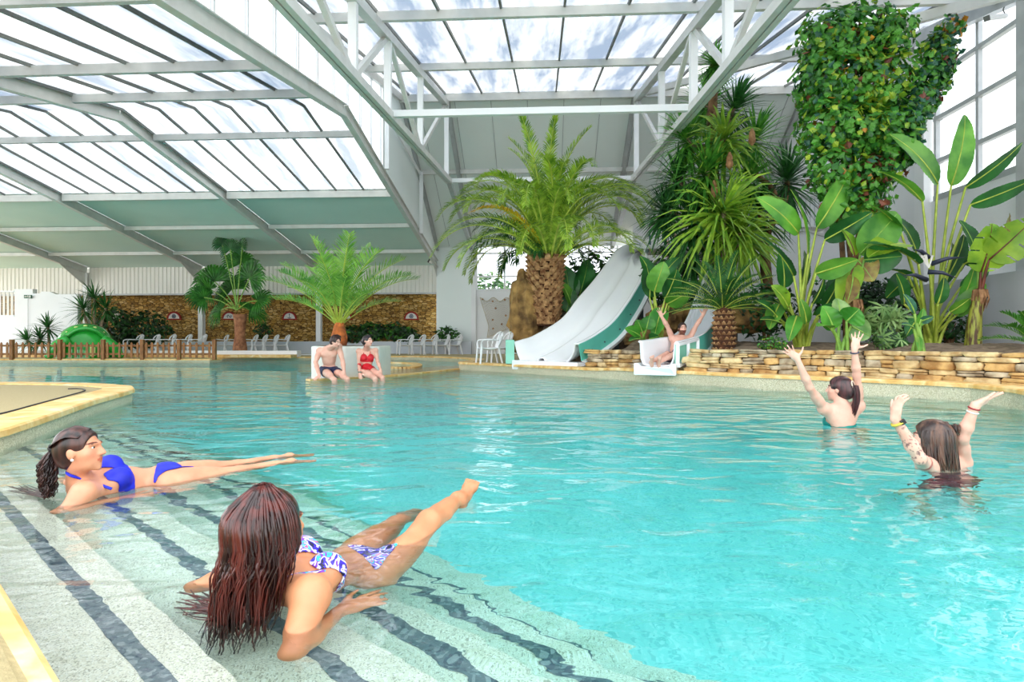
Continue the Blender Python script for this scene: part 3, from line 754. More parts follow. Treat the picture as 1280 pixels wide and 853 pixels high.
def hill0(x, y):
    d = max(0, dist_wall(x, y)-.1)
    west = max(0, min(1, (5.4-x)/2.0))
    h = .58+min(d, 1.5)*.08+max(0, d-.6)*.27*west
    return min(h, 2.7)*max(.25, min(1, (x-.3)/.7))+.04*math.sin(3.1*x+1.7*y)+.03*math.sin(7.3*y-2.2*x)
mb = MB(); nx, ny = 70, 90; vid = {}
for i in range(nx+1):
    for j in range(ny+1):
        x = lerp(.4, 11.0, i/nx); y = lerp(3.6, 26, j/ny)
        d = dist_wall(x, y)
        if d > -.12 and B(9.15,0,0).x+math.tan(PSI)*y > x-.05:
            vid[i, j] = len(mb.v); mb.v.append((x, y, hill(x, y)))
for i in range(nx):
    for j in range(ny):
        q = [(i,j),(i+1,j),(i+1,j+1),(i,j+1)]
        if all(a in vid for a in q): mb.f.append(tuple(vid[a] for a in q)); mb.m.append(0)
struct(mb, 'ground_soil', m_soil, smooth=True)
m_stoneA = mat('dry_stone', srgb(232,210,160), .9, srgb(168,134,86), 5, bump=.5, bscale=22)
m_stoneB = mat('dry_stone_grey', srgb(206,192,164), .9, srgb(126,108,84), 5, bump=.5, bscale=22)
m_stoneC = mat('dry_stone_ochre', srgb(222,184,120), .9, srgb(156,114,64), 5, bump=.5, bscale=22)
m_stoneD = mat('stone_gap', (.10,.07,.045), .95)
def stone(mb, c, d, R, rnd):
    """one rounded irregular block"""
    n = 3; vs = []; idx = {}
    for i in range(n+1):
        for j in range(n+1):
            for k in range(n+1):
                if 0 < i < n and 0 < j < n and 0 < k < n: continue
                p = V(2*i/n-1, 2*j/n-1, 2*k/n-1)
                q = V(*[math.copysign(abs(a)**.8, a) for a in p])
                L = max(abs(a) for a in p); q = q*(L/((abs(q.x)**9+abs(q.y)**9+abs(q.z)**9)**(1/9)))
                q += V(rnd.uniform(-.10,.10), rnd.uniform(-.12,.12), rnd.uniform(-.13,.13))
                q = V(q.x*d[0]/2*(1+rnd.uniform(-.07,.07)), q.y*d[1]/2, q.z*d[2]/2*(1+rnd.uniform(-.10,.10)))
                idx[i,j,k] = len(vs); vs.append(Vector(c)+R @ q)
    fs = []
    for a in range(n):
        for b in range(n):
            for z in (0, n):
                fs += [tuple(idx[t] for t in ((a,b,z),(a+1,b,z),(a+1,b+1,z),(a,b+1,z))), tuple(idx[t] for t in ((a,z,b),(a+1,z,b),(a+1,z,b+1),(a,z,b+1))), tuple(idx[t] for t in ((z,a,b),(z,a+1,b),(z,a+1,b+1),(z,a,b+1)))]
    mb.add(vs, fs)
def drystone(name, path, z0, hts, seed, label):
    rnd = random.Random(seed); mb = MB()
    L = [0]
    for a, b in zip(path, path[1:]): L.append(L[-1]+(b-a).length)
    def at(s):
        for i in range(len(path)-1):
            if s <= L[i+1] or i == len(path)-2:
                t = (s-L[i])/(L[i+1]-L[i]); return path[i].lerp(path[i+1], t), (path[i+1]-path[i]).normalized()
    z = z0
    for r, h in enumerate(hts):
        s = -rnd.uniform(0, .2)
        while s < L[-1]:
            w_ = rnd.uniform(.16, .46)*(1.15 if r in (0, len(hts)-1) else 1); p, t = at(max(0, min(L[-1], s+w_/2)))
            R = Matrix(((t.x,-t.y,0),(t.y,t.x,0),(0,0,1))) @ Matrix.Rotation(rnd.uniform(-.06,.06), 3, 'Y')
            mb.mi = rnd.choices([0,1,2],[5,3,2])[0]
            hh = h*rnd.uniform(.88,1.05)
            if rnd.random() < .22:
                for q in (0, 1): stone(mb, p+V(0,0,z+h*(.25+.5*q))+V(t.y,-t.x,0)*rnd.uniform(-.02,.03), (w_*.98, .2, hh*.49), R, rnd)
            else: stone(mb, p+V(0,0,z+h/2)+V(t.y,-t.x,0)*rnd.uniform(-.02,.03), (w_*.98, .2, hh), R, rnd)
            s += w_
        z += h
    mb.mi = 3
    for a, b in zip(path, path[1:]):
        off = V(-(b-a).normalized().y, (b-a).normalized().x, 0)*.06
        mb.beam(a+off+V(0,0,z0+sum(hts)/2-.02), b+off+V(0,0,z0+sum(hts)/2-.02), .12, sum(hts)-.06)
    o = mb.build(name, [m_stoneA, m_stoneB, m_stoneC, m_stoneD], smooth=True, label=label, cat='stone wall'); o['kind'] = 'structure'
    return o
drystone('wall_dry_stone', WP[4:], .2, [.11,.08,.12,.07,.07], 5, 'long low dry-stone retaining wall holding the planting bed')
drystone('wall_dry_stone', [V(1.84,13.78,0)]+WP[1:3], .2, [.12,.08,.11,.09], 9, 'short low dry-stone wall between the two slides')
m_rock = mat('bed_rock', srgb(176,140,82), .95, srgb(84,62,34), 2.5, bump=1.0, bscale=7)
def boulder(c, r, seed, label, group=None):
    rnd = random.Random(seed); bm = bmesh.new(); bmesh.ops.create_icosphere(bm, subdivisions=4, radius=1)
    o1 = V(rnd.uniform(0,9), rnd.uniform(0,9), rnd.uniform(0,9))
    from mathutils import noise
    for v in bm.verts:
        n = noise.noise(v.co*1.4+o1)*.28+noise.noise(v.co*3.5+o1)*.12+noise.noise(v.co*8+o1)*.05
        q = v.co*(1+n); q = V(round(q.x*2.5)/2.5*.35+q.x*.65, q.y, round(q.z*4)/4*.35+q.z*.65)
        v.co = V(q.x*r[0], q.y*r[1], q.z*r[2])
    me = bpy.data.meshes.new('boulder'); bm.to_mesh(me); bm.free(); me.materials.append(m_rock)
    o = bpy.data.objects.new('boulder', me); C.objects.link(o); o.location = c; tag(o, label, 'rock', group); return o
boulder(P(656,396,17.2), (.50,.55,1.35), 1, 'tall brown boulder standing beside the shaggy palm trunk')
boulder(P(812,424,14.6), (.55,.4,.30), 2, 'brown rock in the bed behind the short stone wall')
boulder(P(838,398,15.2), (.55,.5,.4), 4, 'rock behind the man on the narrow slide')
boulder(P(928,398,13.0), (.55,.35,.34), 5, 'brown rock behind the cycad trunk')

# ================================================================ the big shaggy palm
rnd = random.Random(11)
pb = P(682,424,17.0); pb.z = hill(pb.x, pb.y)-.1
crown = P(686,326,17.0)
palm = thing('date_palm', 'large date palm with shaggy pineapple-like trunk and arching yellow-green crown beside the wide slide', 'palm tree', pb)
mb = MB(); hgt = crown.z-pb.z
mb.lathe([(.36,0),(.38,.3*hgt),(.44,.7*hgt),(.40,.9*hgt),(.25,hgt+.2)], pb, 20)
tr = mb.build('trunk', m_boot2, palm, smooth=True)
mb = MB(); nr = 15
for i in range(nr):
    z = i/nr*hgt+.05; rr = lerp(.37,.45,min(1,i/nr*1.3)); nb = 12
    for j in range(nb):
        a = 2*PI*(j+.5*(i % 2))/nb+rnd.uniform(-.06,.06)
        d = V(math.cos(a), math.sin(a), 0); t = V(-d.y, d.x, 0)
        c = pb+d*rr+V(0,0,z); wq = .105*rnd.uniform(.85,1.1); o_ = .10+.07*i/nr
        mb.add([c-t*wq, c+t*wq, c+t*wq*.75+V(0,0,.14)+d*o_*.6, c-t*wq*.75+V(0,0,.14)+d*o_*.6, c-t*wq*.5+V(0,0,.19)+d*o_, c+t*wq*.5+V(0,0,.19)+d*o_, c+V(0,0,.23)-d*.02],
               [(0,1,2,3),(3,2,5,4),(4,5,6),(0,3,4,6),(1,6,5,2)])
mb.build('leaf_boots', m_boot, tr)
tr['_org'] = tuple(pb)
fr_ = [frond_mesh('palm_frond', 4.05, math.radians(e), math.radians(bd), 70, .44, .017, m_palm, m_stemy, droop=.2, rnd=rnd, sweep=40, vshape=.40, rr=.035, curl=cu, pw=pw)
       for e, bd, cu, pw in ((85,55,.1,1.8),(75,128,-.2,2.1),(63,138,.2,1.9),(42,118,-.15,1.5),(80,160,.3,2.3))]
fy = frond_mesh('palm_frond', 3.4, math.radians(48), math.radians(95), 60, .46, .021, m_palmy, m_stemy, droop=.6, rnd=rnd, rr=.035)
cl_ = crown-pb
ga = 0
for k in range(58):
    ga += 2.39996; ring = k/58
    me = fr_[0] if ring < .12 else (fr_[4] if k % 7 == 3 and ring < .6 else (fr_[1] if ring < .38 else (fr_[2] if ring < .72 else fr_[3])))
    place_part(me, 'frond', palm, cl_+V(math.cos(ga)*.12, math.sin(ga)*.12, .15-.35*ring), (rnd.uniform(-.12,.12), rnd.uniform(-.08,.08), ga), rnd.uniform(.84,1.04))
place_part(fy, 'frond', palm, cl_+V(-.1,-.15,.05), (0,-.22,math.radians(212)), .86, label='yellowed frond')
for az, q, s_ in ((-.55,2,1.0),(-.2,2,1.04),(.15,2,1.05),(.5,3,1.0),(3.35,2,1.0),(3.7,3,1.0),(2.9,2,1.0),(-1.1,2,.9),(-1.9,2,.85)):
    place_part(fr_[q], 'frond', palm, cl_+V(0,0,-.05), (0, -.1, az), s_)
# darker palm behind its trunk
pd = P(668,420,18.2); pd.z = hill(pd.x, pd.y)-.1
t = thing('small_palm', 'dark blue-green palm with drooping fronds, half hidden behind the shaggy palm trunk', 'palm tree', pd)
fd = [frond_mesh('dark_frond', 2.1, math.radians(e), math.radians(b_), 34, .5, .02, m_cyc, m_stem, droop=.7, rnd=rnd) for e, b_ in ((50,120),(70,130),(30,110))]
top = P(662,318,18.2)-pd
mb = MB(); mb.tube([pd, pd+top*.5+V(.05,0,0), pd+top], [.11,.10,.09], 9); mb.build('trunk', m_boot2, t)
for k in range(15): place_part(fd[k % 3], 'frond', t, top, (0, rnd.uniform(-.1,.1), k*2.4), rnd.uniform(.85,1.1))

# ================================================================ young palm in the round planter
yp = P(424,414,13.6); yp.z = .55
t = thing('young_date_palm', 'young feathery date palm growing out of the white planter behind the seated couple', 'palm tree', yp)
ytop = P(424,409,13.6)-yp
mb = MB(); mb.lathe([(.10,-.05),(.17,.05),(.19,ytop.z*.6),(.10,ytop.z+.1)], yp, 12); mb.build('trunk', mat('orange_fibre', srgb(196,110,50), .9, srgb(120,66,34), 8), t)
yf = [frond_mesh('date_frond', 2.2, math.radians(e), math.radians(b_), 32, .48, .014, m_date, m_stemy, droop=.12, rnd=rnd, sweep=30, vshape=.45, bare=.3) for e, b_ in ((82,28),(66,48),(52,52),(40,46))]
for k in range(26):
    ring = k/26; me = yf[0] if ring < .16 else yf[1] if ring < .45 else yf[2] if ring < .8 else yf[3]
    place_part(me, 'frond', t, ytop, (0, rnd.uniform(-.06,.06), k*2.39996+.5), rnd.uniform(.8,1.02)*(.85 if ring > .8 else 1))

# ================================================================ fan palm on the far deck
fp = P(300,437.5,26.5); fp.z = .3
t = thing('fan_palm', 'fan palm with short reddish trunk standing between the white chairs by the rubble wall', 'palm tree', fp)
mb = MB(); mb.lathe([(.32,-.1),(.30,.2),(.22,.7),(.24,1.3),(.30,1.7)], fp, 14); mb.build('trunk', mat('reddish_trunk', srgb(176,120,84), .9, srgb(126,80,56), 7, bump=.4), t, smooth=True)
mb = MB()
mb.beam(fp+V(-.75,0,-.07), fp+V(.75,0,-.07), .9, .14); mb.build('stone_base', m_conc, t)
def fan_leaf(parent, base, tipc, R, twist, m_leaf, rnd, drop=.35):
    base = Vector(base); c = Vector(tipc); d = (c-base).normalized()
    f = V(-.1,-1,.25); f = (f-d*f.dot(d)).normalized(); f = Quaternion(d, twist) @ f; s = d.cross(f)
    mb = MB(); n = 26
    for k in range(n):
        a = -2.1+4.2*k/(n-1); q = d*math.cos(a)+s*math.sin(a)
        L = R*(1-.18*abs(a)/2.1)*rnd.uniform(.92,1.05)
        p1 = c+q*L*.55+f*.03*(k % 2); p2 = c+q*L*.8-V(0,0,drop*.12*L); p3 = c+q*L-V(0,0,drop*L)
        blade(mb, [c, p1, p2, p3], [.01, R*.062, R*.045, .006], f, .3)
    o = mb.build('fan_leaf', m_leaf, parent, fix=False)
    o['_org'] = tuple(parent.get('_org'))
    st = MB(); st.tube(catmull([base, base.lerp(c, .5)+V(0,0,.12), c], 8), .025, 5); st.build('leaf_stalk', m_stem, o)
ft = P(296,385,26.5)
for (x, y, R, tw) in ((268,352,.95,.2),(312,348,1.0,-.2),(290,362,1.0,0),(255,372,.7,.5),(322,376,.75,-.4),(300,330,.8,.6),(276,388,.8,.2),(312,388,.85,-.3),(262,362,.8,-.8)):
    fan_leaf(t, ft+V(0,0,-.1), P(x, y, 26.5+rnd.uniform(-.8,.8)), R*1.15, tw, m_fan, rnd, .22)
for (x, y, R, tw) in ((288,312,.62,.1),(278,306,.5,.5),(303,308,.5,-.5)):
    fan_leaf(t, ft, P(x, y, 26.5), R, tw, m_padd, rnd, .18)

# ================================================================ yucca tree
ft = P(912,412,15.0); ft.z = hill(ft.x, ft.y)-.1
t = thing('yucca_tree', 'tall many-headed yucca tree with sword leaves between the slides and the vine', 'yucca tree', ft)
heads = [(893,78,14.6,.5,0),(884,128,15.6,.85,0),(918,134,15.8,.8,2),(858,172,15.2,.85,0),(905,172,14.7,.85,1),(944,172,15.4,.85,0),(846,222,15.4,.8,2),(884,212,14.6,.9,0),(936,222,15.1,.75,0),(905,262,14.2,1.15,1),(866,272,14.8,.95,2),(984,222,15.8,.95,2),(950,262,15.4,.85,2),(866,318,15.6,.7,2),(893,345,15.6,.7,2),(925,290,14.5,.9,1),(832,262,15.5,.7,2)]
mb = MB()
trunk1 = [ft, P(905,340,15.1), P(896,260,15.2), P(890,180,15.2), P(893,80,14.7)]
mb.tube(catmull(trunk1, 20), [.20-.1*i/20 for i in range(21)], 9)
br = MB()
for (x, y, D, R, c) in heads[1:]:
    h = P(x, y, D); j = min(trunk1[1:], key=lambda q: abs(q.z-(h.z-.7)))
    if (x, y) in ((984,222),(950,262),(944,172)): continue
    br.tube(catmull([j, j.lerp(h, .6)-V(0,0,.2), h], 8), [.08-.03*i/8 for i in range(9)], 7)
mb.tube(catmull([P(957,408,15.3), P(959,370,15.3), P(955,310,15.3), P(950,265,15.4)], 10), [.16,.16,.15,.15,.15,.14,.13,.12,.11,.10,.09], 9)
mb.tube(catmull([P(957,300,15.3), P(969,268,15.2), P(971,250,15.2), P(962,232,15.2), P(944,216,15.2), P(940,180,15.4)], 14), .07, 8)
mb.tube(catmull([P(960,290,15.3), P(980,255,15.6), P(984,228,15.8)], 8), .07, 8)
mb.build('trunk', m_bark, t, smooth=True); br.build('branches', m_barkg, t, smooth=True)
ry = random.Random(3)
for (x, y, D, R, c) in heads:
    mb = MB(); ax = V(ry.uniform(-.3,.3), -.45, 1 if c != 1 else .45)
    sword_head(mb, P(x, y, D), ax, 130 if R < .9 else 160, R*1.3, .038, ry, .55 if c != 1 else .9, 1.0, -1.0)
    mb.build('leaf_head', (m_yucca, m_yuccal, m_yuccad)[c], t, fix=False)
for (x, y) in ((940,170),(912,200),(893,235)):
    mb = MB(); mb.lathe([(.02,0),(.09,.1),(.07,.3),(.02,.42)], P(x, y+12, 14.2), 8)
    mb.build('dry_flower_stalk', m_dry, t)

# ================================================================ climbing vine
base = P(1062,425,12.0); base.z = hill(base.x, base.y)-.05
t = thing('climbing_vine', 'huge leafy climbing vine hanging down from the roof steel by the tall window', 'vine', base)
rv = random.Random(21)
blobs = [(1035,50,40,42),(1080,40,46,38),(1112,45,26,34),(1022,100,30,45),(1065,100,48,45),(1105,100,36,45),(1025,160,28,40),(1065,165,45,40),(1110,165,34,40),(1040,215,26,36),(1075,225,34,34),(1105,205,26,34),(1055,262,20,26),(1075,258,22,28),(1085,255,22,26)]
right = [(1188,38,14,20),(1172,62,20,24),(1165,95,24,28),(1150,125,24,24),(1138,155,18,24),(1125,185,22,20),(1180,75,16,22)]
def vine_fn(bl, D, dep):
    es = [ell(P(x, y, D), (rx/F*D, dep, r_/F*D), .5) for x, y, rx, r_ in bl]
    ws_ = [rx*r_ for x, y, rx, r_ in bl]
    return lambda r: r.choices(es, ws_)[0](r)
def vw(p, d):
    y = 426.5-(p.z-CAMZ)/p.y*F; x = 640+p.x/p.y*F
    lime = 5 if (x > 1075 and 60 < y < 150) else 1.3  # more lime leaves on the sunlit patch: sunlight put into leaf colour
    red = 1.6 if (x > 1060 and y > 190) else .18
    return [2.2, 8, lime, red, .12, .8]
VM = [m_vd, m_vm, m_vl, m_vr, m_vy, m_vg]
mb = MB(); leaf_cloud(mb, vine_fn(blobs, 12.0, .62), 7600, .175, rv, 6, vw, 'lobed'); mb.build('main_foliage', VM, t, fix=False)
def vw2(p, d):
    y = 426.5-(p.z-CAMZ)/p.y*F
    return [2.5, 3, 3 if y < 60 else .4, .3, 2.5 if y < 42 else .05, 3.5]
mb = MB(); leaf_cloud(mb, vine_fn(right, 11.8, .3), 1700, .165, rv, 6, vw2, 'lobed'); mb.build('side_foliage', VM, t, fix=False)
mb = MB()
for pts in ([(1062,425),(1064,340),(1058,260),(1065,180),(1070,90),(1075,20)], [(1066,425),(1070,320),(1082,240),(1100,160),(1095,80),(1120,20)], [(1058,425),(1052,300),(1040,200),(1030,100),(1036,30)], [(1082,240),(1120,190),(1150,130),(1170,80),(1188,30)]):
    mb.tube(catmull([P(x, y, 12.0) for x, y in pts], 16), [.06-.045*i/16 for i in range(17)], 6)
mb.build('stems', m_bark, t, smooth=True)

# ================================================================ bird-of-paradise and banana plants
def clump(name, label, foot, leaves, cat='plant', group=None, m_st=m_stem, extra=None):
    foot = Vector(foot); t = thing(name, label, cat, foot, 0, group)
    for lf in leaves:
        (bx, by, bd), (tx, ty, td), w_, tw, m_leaf = lf[:5]; kw = lf[5] if len(lf) > 5 else {}
        leaf_part(t, foot+V(random.uniform(-.1,.1), random.uniform(-.1,.1), -.05), P(bx, by, bd), P(tx, ty, td), w_, m_leaf, m_st, twist=tw, **kw)
    return t
f1 = P(1003,424,11.5); f1.z = hill(f1.x, f1.y)
t1 = clump('bird_of_paradise', 'tall bird-of-paradise clump with a broad pale paddle leaf beside the yucca', f1, [
    ((998,292,11.4),(946,243,11.3),.26,.1,m_pad), ((1021,285,11.6),(1063,205,11.8),.25,.55,m_pad), ((1010,318,11.3),(988,232,11.4),.18,1.1,m_pad),
    ((992,345,11.2),(942,288,10.9),.24,1.0,m_padd), ((1031,300,11.3),(1090,262,11.0),.20,.7,m_padd), ((1020,342,11.0),(1072,322,10.7),.2,.8,m_pad),
    ((985,385,11.1),(964,355,10.9),.2,.3,m_bana), ((975,380,11.2),(962,410,11.0),.17,.5,m_pad), ((996,395,11.0),(986,425,10.8),.14,.2,m_alo), ((1030,385,11.4),(1050,345,11.3),.17,.4,m_padd),
    ((1000,360,11.8),(1005,310,12),.2,.9,m_padd), ((980,360,11.9),(975,312,12),.22,.4,m_padd), ((1040,370,11.8),(1065,330,12),.2,-.5,m_padd), ((970,395,11.0),(945,375,10.9),.16,.6,m_padd), ((1015,380,11.1),(1030,345,11.0),.14,1.0,m_padd), ((990,400,11.2),(968,372,11.0),.14,.8,m_padd), ((1022,395,11.0),(1046,378,10.8),.15,.6,m_padd), ((1008,405,10.9),(1000,372,10.8),.12,.2,m_pad), ((978,405,11.0),(950,398,10.9),.13,.7,m_padd)], m_st=m_stemy)
f2 = P(1163,424,11.6); f2.z = hill(f2.x, f2.y)
t2 = clump('bird_of_paradise', 'tallest bird-of-paradise clump with upright paddle leaves in front of the tall window', f2, [
    ((1172,230,11.6),(1112,163,11.4),.29,.15,m_pad), ((1189,232,11.7),(1206,138,11.9),.24,.25,m_pad), ((1207,234,11.4),(1278,174,11.1),.19,1.0,m_padd), ((1213,256,11.2),(1292,220,10.9),.18,.9,m_padd),
    ((1153,252,11.3),(1097,210,11.0),.16,1.15,m_pad), ((1126,290,11.2),(1084,252,11.0),.17,.9,m_pad), ((1130,305,11.0),(1085,318,10.6),.3,.5,m_bana), ((1148,330,10.8),(1080,300,10.5),.26,.9,m_padd),
    ((1140,345,11.6),(1108,370,11.4),.22,.2,m_padd), ((1185,345,11.8),(1205,290,12.0),.2,.5,m_padd), ((1200,380,11.3),(1218,330,11.2),.15,.3,m_alo), ((1195,395,11.2),(1232,352,11.0),.17,-.3,m_pad),
    ((1130,380,11.2),(1120,340,11.0),.18,.3,m_padd), ((1205,330,11.5),(1238,305,11.3),.17,.9,m_padd), ((1178,355,11.9),(1190,300,12.1),.2,.8,m_padd), ((1145,315,11.9),(1118,268,12.0),.24,.5,m_padd), ((1135,345,11.3),(1098,335,11.1),.22,.9,m_padd), ((1188,390,11.1),(1212,372,10.9),.14,.7,m_pad), ((1150,395,11.0),(1132,420,10.9),.13,.4,m_padd), ((1172,380,11.0),(1180,345,10.9),.13,.2,m_padd), ((1200,360,11.9),(1236,330,12.0),.18,.6,m_padd)], m_st=m_stemy)
mb = MB()
for k, (x, y, tx, ty) in enumerate(((1160,322,1143,312),(1164,330,1205,322),(1160,340,1196,348),(1158,350,1130,344))):
    mb.tube([P(x, y, 10.9), P((x+tx)/2, (y+ty)/2-3, 10.8), P(tx, ty, 10.7)], [.05,.035,.004], 7)
mb.build('dark_flower_beak', mat('dark_beak', (.03,.035,.07), .45), t2, smooth=True, label='dark blue beak-shaped flower bract')
mb = MB()
for k in range(12):
    a = random.uniform(-.9,.9)
    blade(mb, [P(1161,335,10.8), P(1161+10*math.sin(a*2), 326-7*math.cos(a), 10.75), P(1161+18*math.sin(a*2), 320+6*abs(a), 10.7)], [.012,.02,.003], (0,-1,0))
mb.build('white_petals', mat('petal', (.85,.83,.76), .6), t2, fix=False)
f3 = P(1216,428,10.8); f3.z = hill(f3.x, f3.y)
def banana(label, foot, h, r, lean, leaves, dry=True):
    foot = Vector(foot); t = thing('banana_plant', label, 'banana plant', foot)
    top = foot+V(lean,0,h); mb = MB()
    mb.tube(catmull([foot-V(0,0,.05), foot+V(lean*.3,0,h*.5), top], 10), [r*(1.1-.5*i/10) for i in range(11)], 12)
    mb.build('stem', m_pseudo, t, smooth=True)
    for lf in leaves:
        (bx, by, bd), (tx, ty, td), w_, tw, m_leaf = lf[:5]
        leaf_part(t, top-V(0,0,.15), P(bx, by, bd), P(tx, ty, td), w_, m_leaf, m_stemr if m_leaf is m_bana else m_stem, twist=tw, bow=.03, **(lf[5] if len(lf) > 5 else {}))
    if dry:
        mb = MB(); rb = random.Random(4)
        for k in range(16):
            a = k*2.4; d = V(math.cos(a), math.sin(a), 0); q = rb.uniform(.5,1.1); o_ = rb.uniform(.7,1.2)
            blade(mb, [top+V(0,0,.08), top+d*.11*o_+V(0,0,.05), top+d*.14*o_-V(0,0,.14*q), top+d*.10*o_-V(0,0,.34*q)], [.03,.035,.028,.006], d, .3)
        mb.build('dry_sheath', m_dry, t, fix=False)
    return t
m_stemr = mat('red_brown_midrib', srgb(120,60,40), .5, srgb(70,30,24), 5)
banana('banana plant with striped stem and big yellow-green leaves beside the grey plinth', f3, .98, .13, .12, [
    ((1226,340,10.7),(1240,276,10.5),.36,.1,m_bana,dict(label='big sunlit leaf', tears=1)), ((1236,325,10.6),(1292,270,10.3),.34,.3,m_bana,dict(tears=2)), ((1222,330,10.9),(1199,272,11.1),.28,.5,m_padd), ((1230,330,11.0),(1262,262,11.3),.22,.9,m_banab)])
f4 = P(1065,430,11.0); f4.z = hill(f4.x, f4.y)
banana('thin-stemmed banana plant with drooping browned leaves in front of the vine', f4, .8, .07, .05, [
    ((1068,330,11),(1050,385,10.8),.22,.2,m_bana), ((1072,325,11),(1092,350,10.8),.26,.4,m_banab), ((1068,320,11),(1052,285,11.1),.2,.6,m_bana), ((1075,318,11),(1122,262,11.2),.34,.3,m_pad), ((1080,325,10.9),(1128,318,10.6),.28,.8,m_padd), ((1066,345,10.8),(1058,378,10.6),.15,-.4,m_banab)])
f5 = P(822,430,13.6); f5.z = hill(f5.x, f5.y)
clump('banana_plant', 'leafy green banana plant growing between the two slides', f5, [
    ((818,365,13.6),(830,325,13.4),.26,.1,m_pad), ((812,372,13.7),(808,330,13.9),.3,.6,m_padd), ((828,385,13.5),(818,420,13.3),.22,.3,m_alo), ((832,372,13.4),(846,335,13.3),.24,.7,m_padd), ((834,380,13.3),(862,362,13.0),.22,.9,m_pad), ((820,360,13.9),(850,318,14.2),.24,-.4,m_padd), ((838,378,13.6),(872,350,13.5),.2,.5,m_padd), ((815,350,14),(800,318,14.2),.2,.5,m_padd)], cat='banana plant', m_st=m_stemy)
f6 = P(805,436,13.4); f6.z = hill(f6.x, f6.y)
clump('elephant_ear', 'small elephant-ear plant behind the short stone wall', f6, [
    ((800,420,13.2),(781,410,13.1),.16,.3,m_alo), ((808,412,13.2),(812,394,13.2),.17,.1,m_alo), ((803,415,13.3),(796,399,13.4),.15,.2,m_alo), ((812,424,13.1),(824,420,13.0),.14,.7,m_padd), ((801,424,13.0),(786,426,12.9),.14,.8,m_padd)])
f7 = P(1052,443,10.0); f7.z = hill(f7.x, f7.y)-.02
clump('elephant_ear', 'elephant-ear plant with bright green stems at the front of the bed', f7, [
    ((1042,412,9.9),(1028,381,9.9),.20,.1,m_alo), ((1058,402,9.9),(1074,385,9.8),.22,.35,m_alo), ((1038,410,9.8),(1022,407,9.6),.13,.9,m_pad), ((1064,408,10.1),(1088,420,10.0),.2,.5,m_fats), ((1050,395,10.2),(1046,372,10.3),.2,.4,m_fats)], m_st=m_stem)
f8 = P(1146,443,9.6); f8.z = hill(f8.x, f8.y)-.02
clump('young_shoot', 'single upright blue-green shoot at the front of the bed', f8, [
    ((1143,392,9.6),(1129,366,9.6),.085,.2,m_vg), ((1148,408,9.6),(1154,384,9.6),.08,.3,m_pad), ((1150,402,9.6),(1167,395,9.5),.07,.6,m_vg), ((1142,410,9.5),(1127,405,9.4),.07,.6,m_vg), ((1147,420,9.6),(1150,440,9.4),.05,.2,m_pad)])
# big dark leaves behind the shaggy palm and beside the slides
f9 = P(722,408,17.6); f9.z = hill(f9.x, f9.y)
clump('bird_of_paradise', 'dark bird-of-paradise clump right behind the shaggy palm trunk', f9, [
    ((712,375,17.4),(706,330,17.5),.34,.3,m_padd), ((724,370,17.5),(735,322,17.6),.34,.6,m_padd), ((732,376,17.3),(752,345,17.2),.3,.4,m_padd), ((715,385,17.2),(700,350,17.0),.26,.8,m_pad), ((738,365,17.8),(768,330,18),.3,.7,m_padd), ((708,390,17.2),(716,360,17.2),.26,.1,m_padd)])
shrub('leafy_shrub', 'dark leafy shrub filling the gap behind the wide slide', P(745,352,18.6), (1.2,.7,1.0), 700, .2, [m_bush, m_bushd, m_bushl], [4,4,1], seed=31)
shrub('leafy_shrub', 'dark shrub at the side of the wide slide top', P(838,350,16.4), (.8,.6,1.0), 500, .22, [m_bush, m_bushd], seed=32)
shrub('leafy_shrub', 'dark shrub between the cycad and the bird-of-paradise clump', P(958,388,12.9), (.75,.5,.62), 520, .17, [m_bush, m_bushd, m_padd], seed=33)
shrub('leafy_shrub', 'dark shrub behind the palmate-leaved plant', P(1100,388,12.7), (.9,.5,.7), 560, .17, [m_bush, m_bushd], seed=34)
shrub('leafy_shrub', 'dense shrub below the vine and behind the banana plant', P(1060,372,13.4), (.85,.5,.7), 460, .2, [m_bushd, m_bush, m_vm], seed=35)
shrub('ground_cover', 'bright green ground-cover plant just behind the stone wall', P(966,430,10.7), (.28,.22,.14), 240, .07, [m_bushl, m_bush, m_vl], [5,3,1], seed=36)
shrub('fatsia', 'pale palmate-leaved shrub between the two bird-of-paradise clumps', P(1102,398,11.2), (.42,.3,.26), 46, .26, [m_fats, m_bushl], [4,1], 'palmate', seed=37)
shrub('fatsia', 'low palmate-leaved plant on the soil beside the young shoot', P(1112,424,10.4), (.3,.2,.16), 22, .22, [m_fats, m_bush], [2,2], 'palmate', seed=38)
shrub('leafy_shrub', 'low dark shrub behind the striped banana stem', P(1186,410,12.0), (.6,.35,.32), 300, .15, [m_bush, m_bushd], seed=39)
shrub('garden_bush', 'bush outside the back window seen through the lower panes', P(612,389,31.5), (1.6,.6,2.15), 1100, .3, [m_bushl, m_bush, m_fats], seed=71)
# cycad
fc = P(905,437,11.9); fc.z = hill(fc.x, fc.y)-.1
t = thing('cycad', 'cycad with stout scaly trunk and stiff dark fronds beside the narrow slide', 'cycad', fc)
ct = P(903,389,11.9); mb = MB(); h = ct.z-fc.z
mb.lathe([(.19,0),(.22,.25*h),(.21,.7*h),(.17,h),(.08,h+.1)], fc, 16); tr = mb.build('trunk', m_boot2, t, smooth=True); tr['_org'] = tuple(fc)
mb = MB()
for i in range(11):
    for j in range(13):
        a = 2*PI*(j+.5*(i % 2))/13; d = V(math.cos(a), math.sin(a), 0); q = V(-d.y, d.x, 0); c = fc+d*(.2 if i < 9 else .18)+V(0,0,(i+.3)/11*h)
        mb.add([c-q*.05, c+q*.05, c+q*.03+d*.05+V(0,0,.045), c-q*.03+d*.05+V(0,0,.045), c+V(0,0,.08)], [(0,1,2,3),(3,2,4),(0,3,4),(1,4,2)])
mb.build('leaf_bases', m_boot, tr)
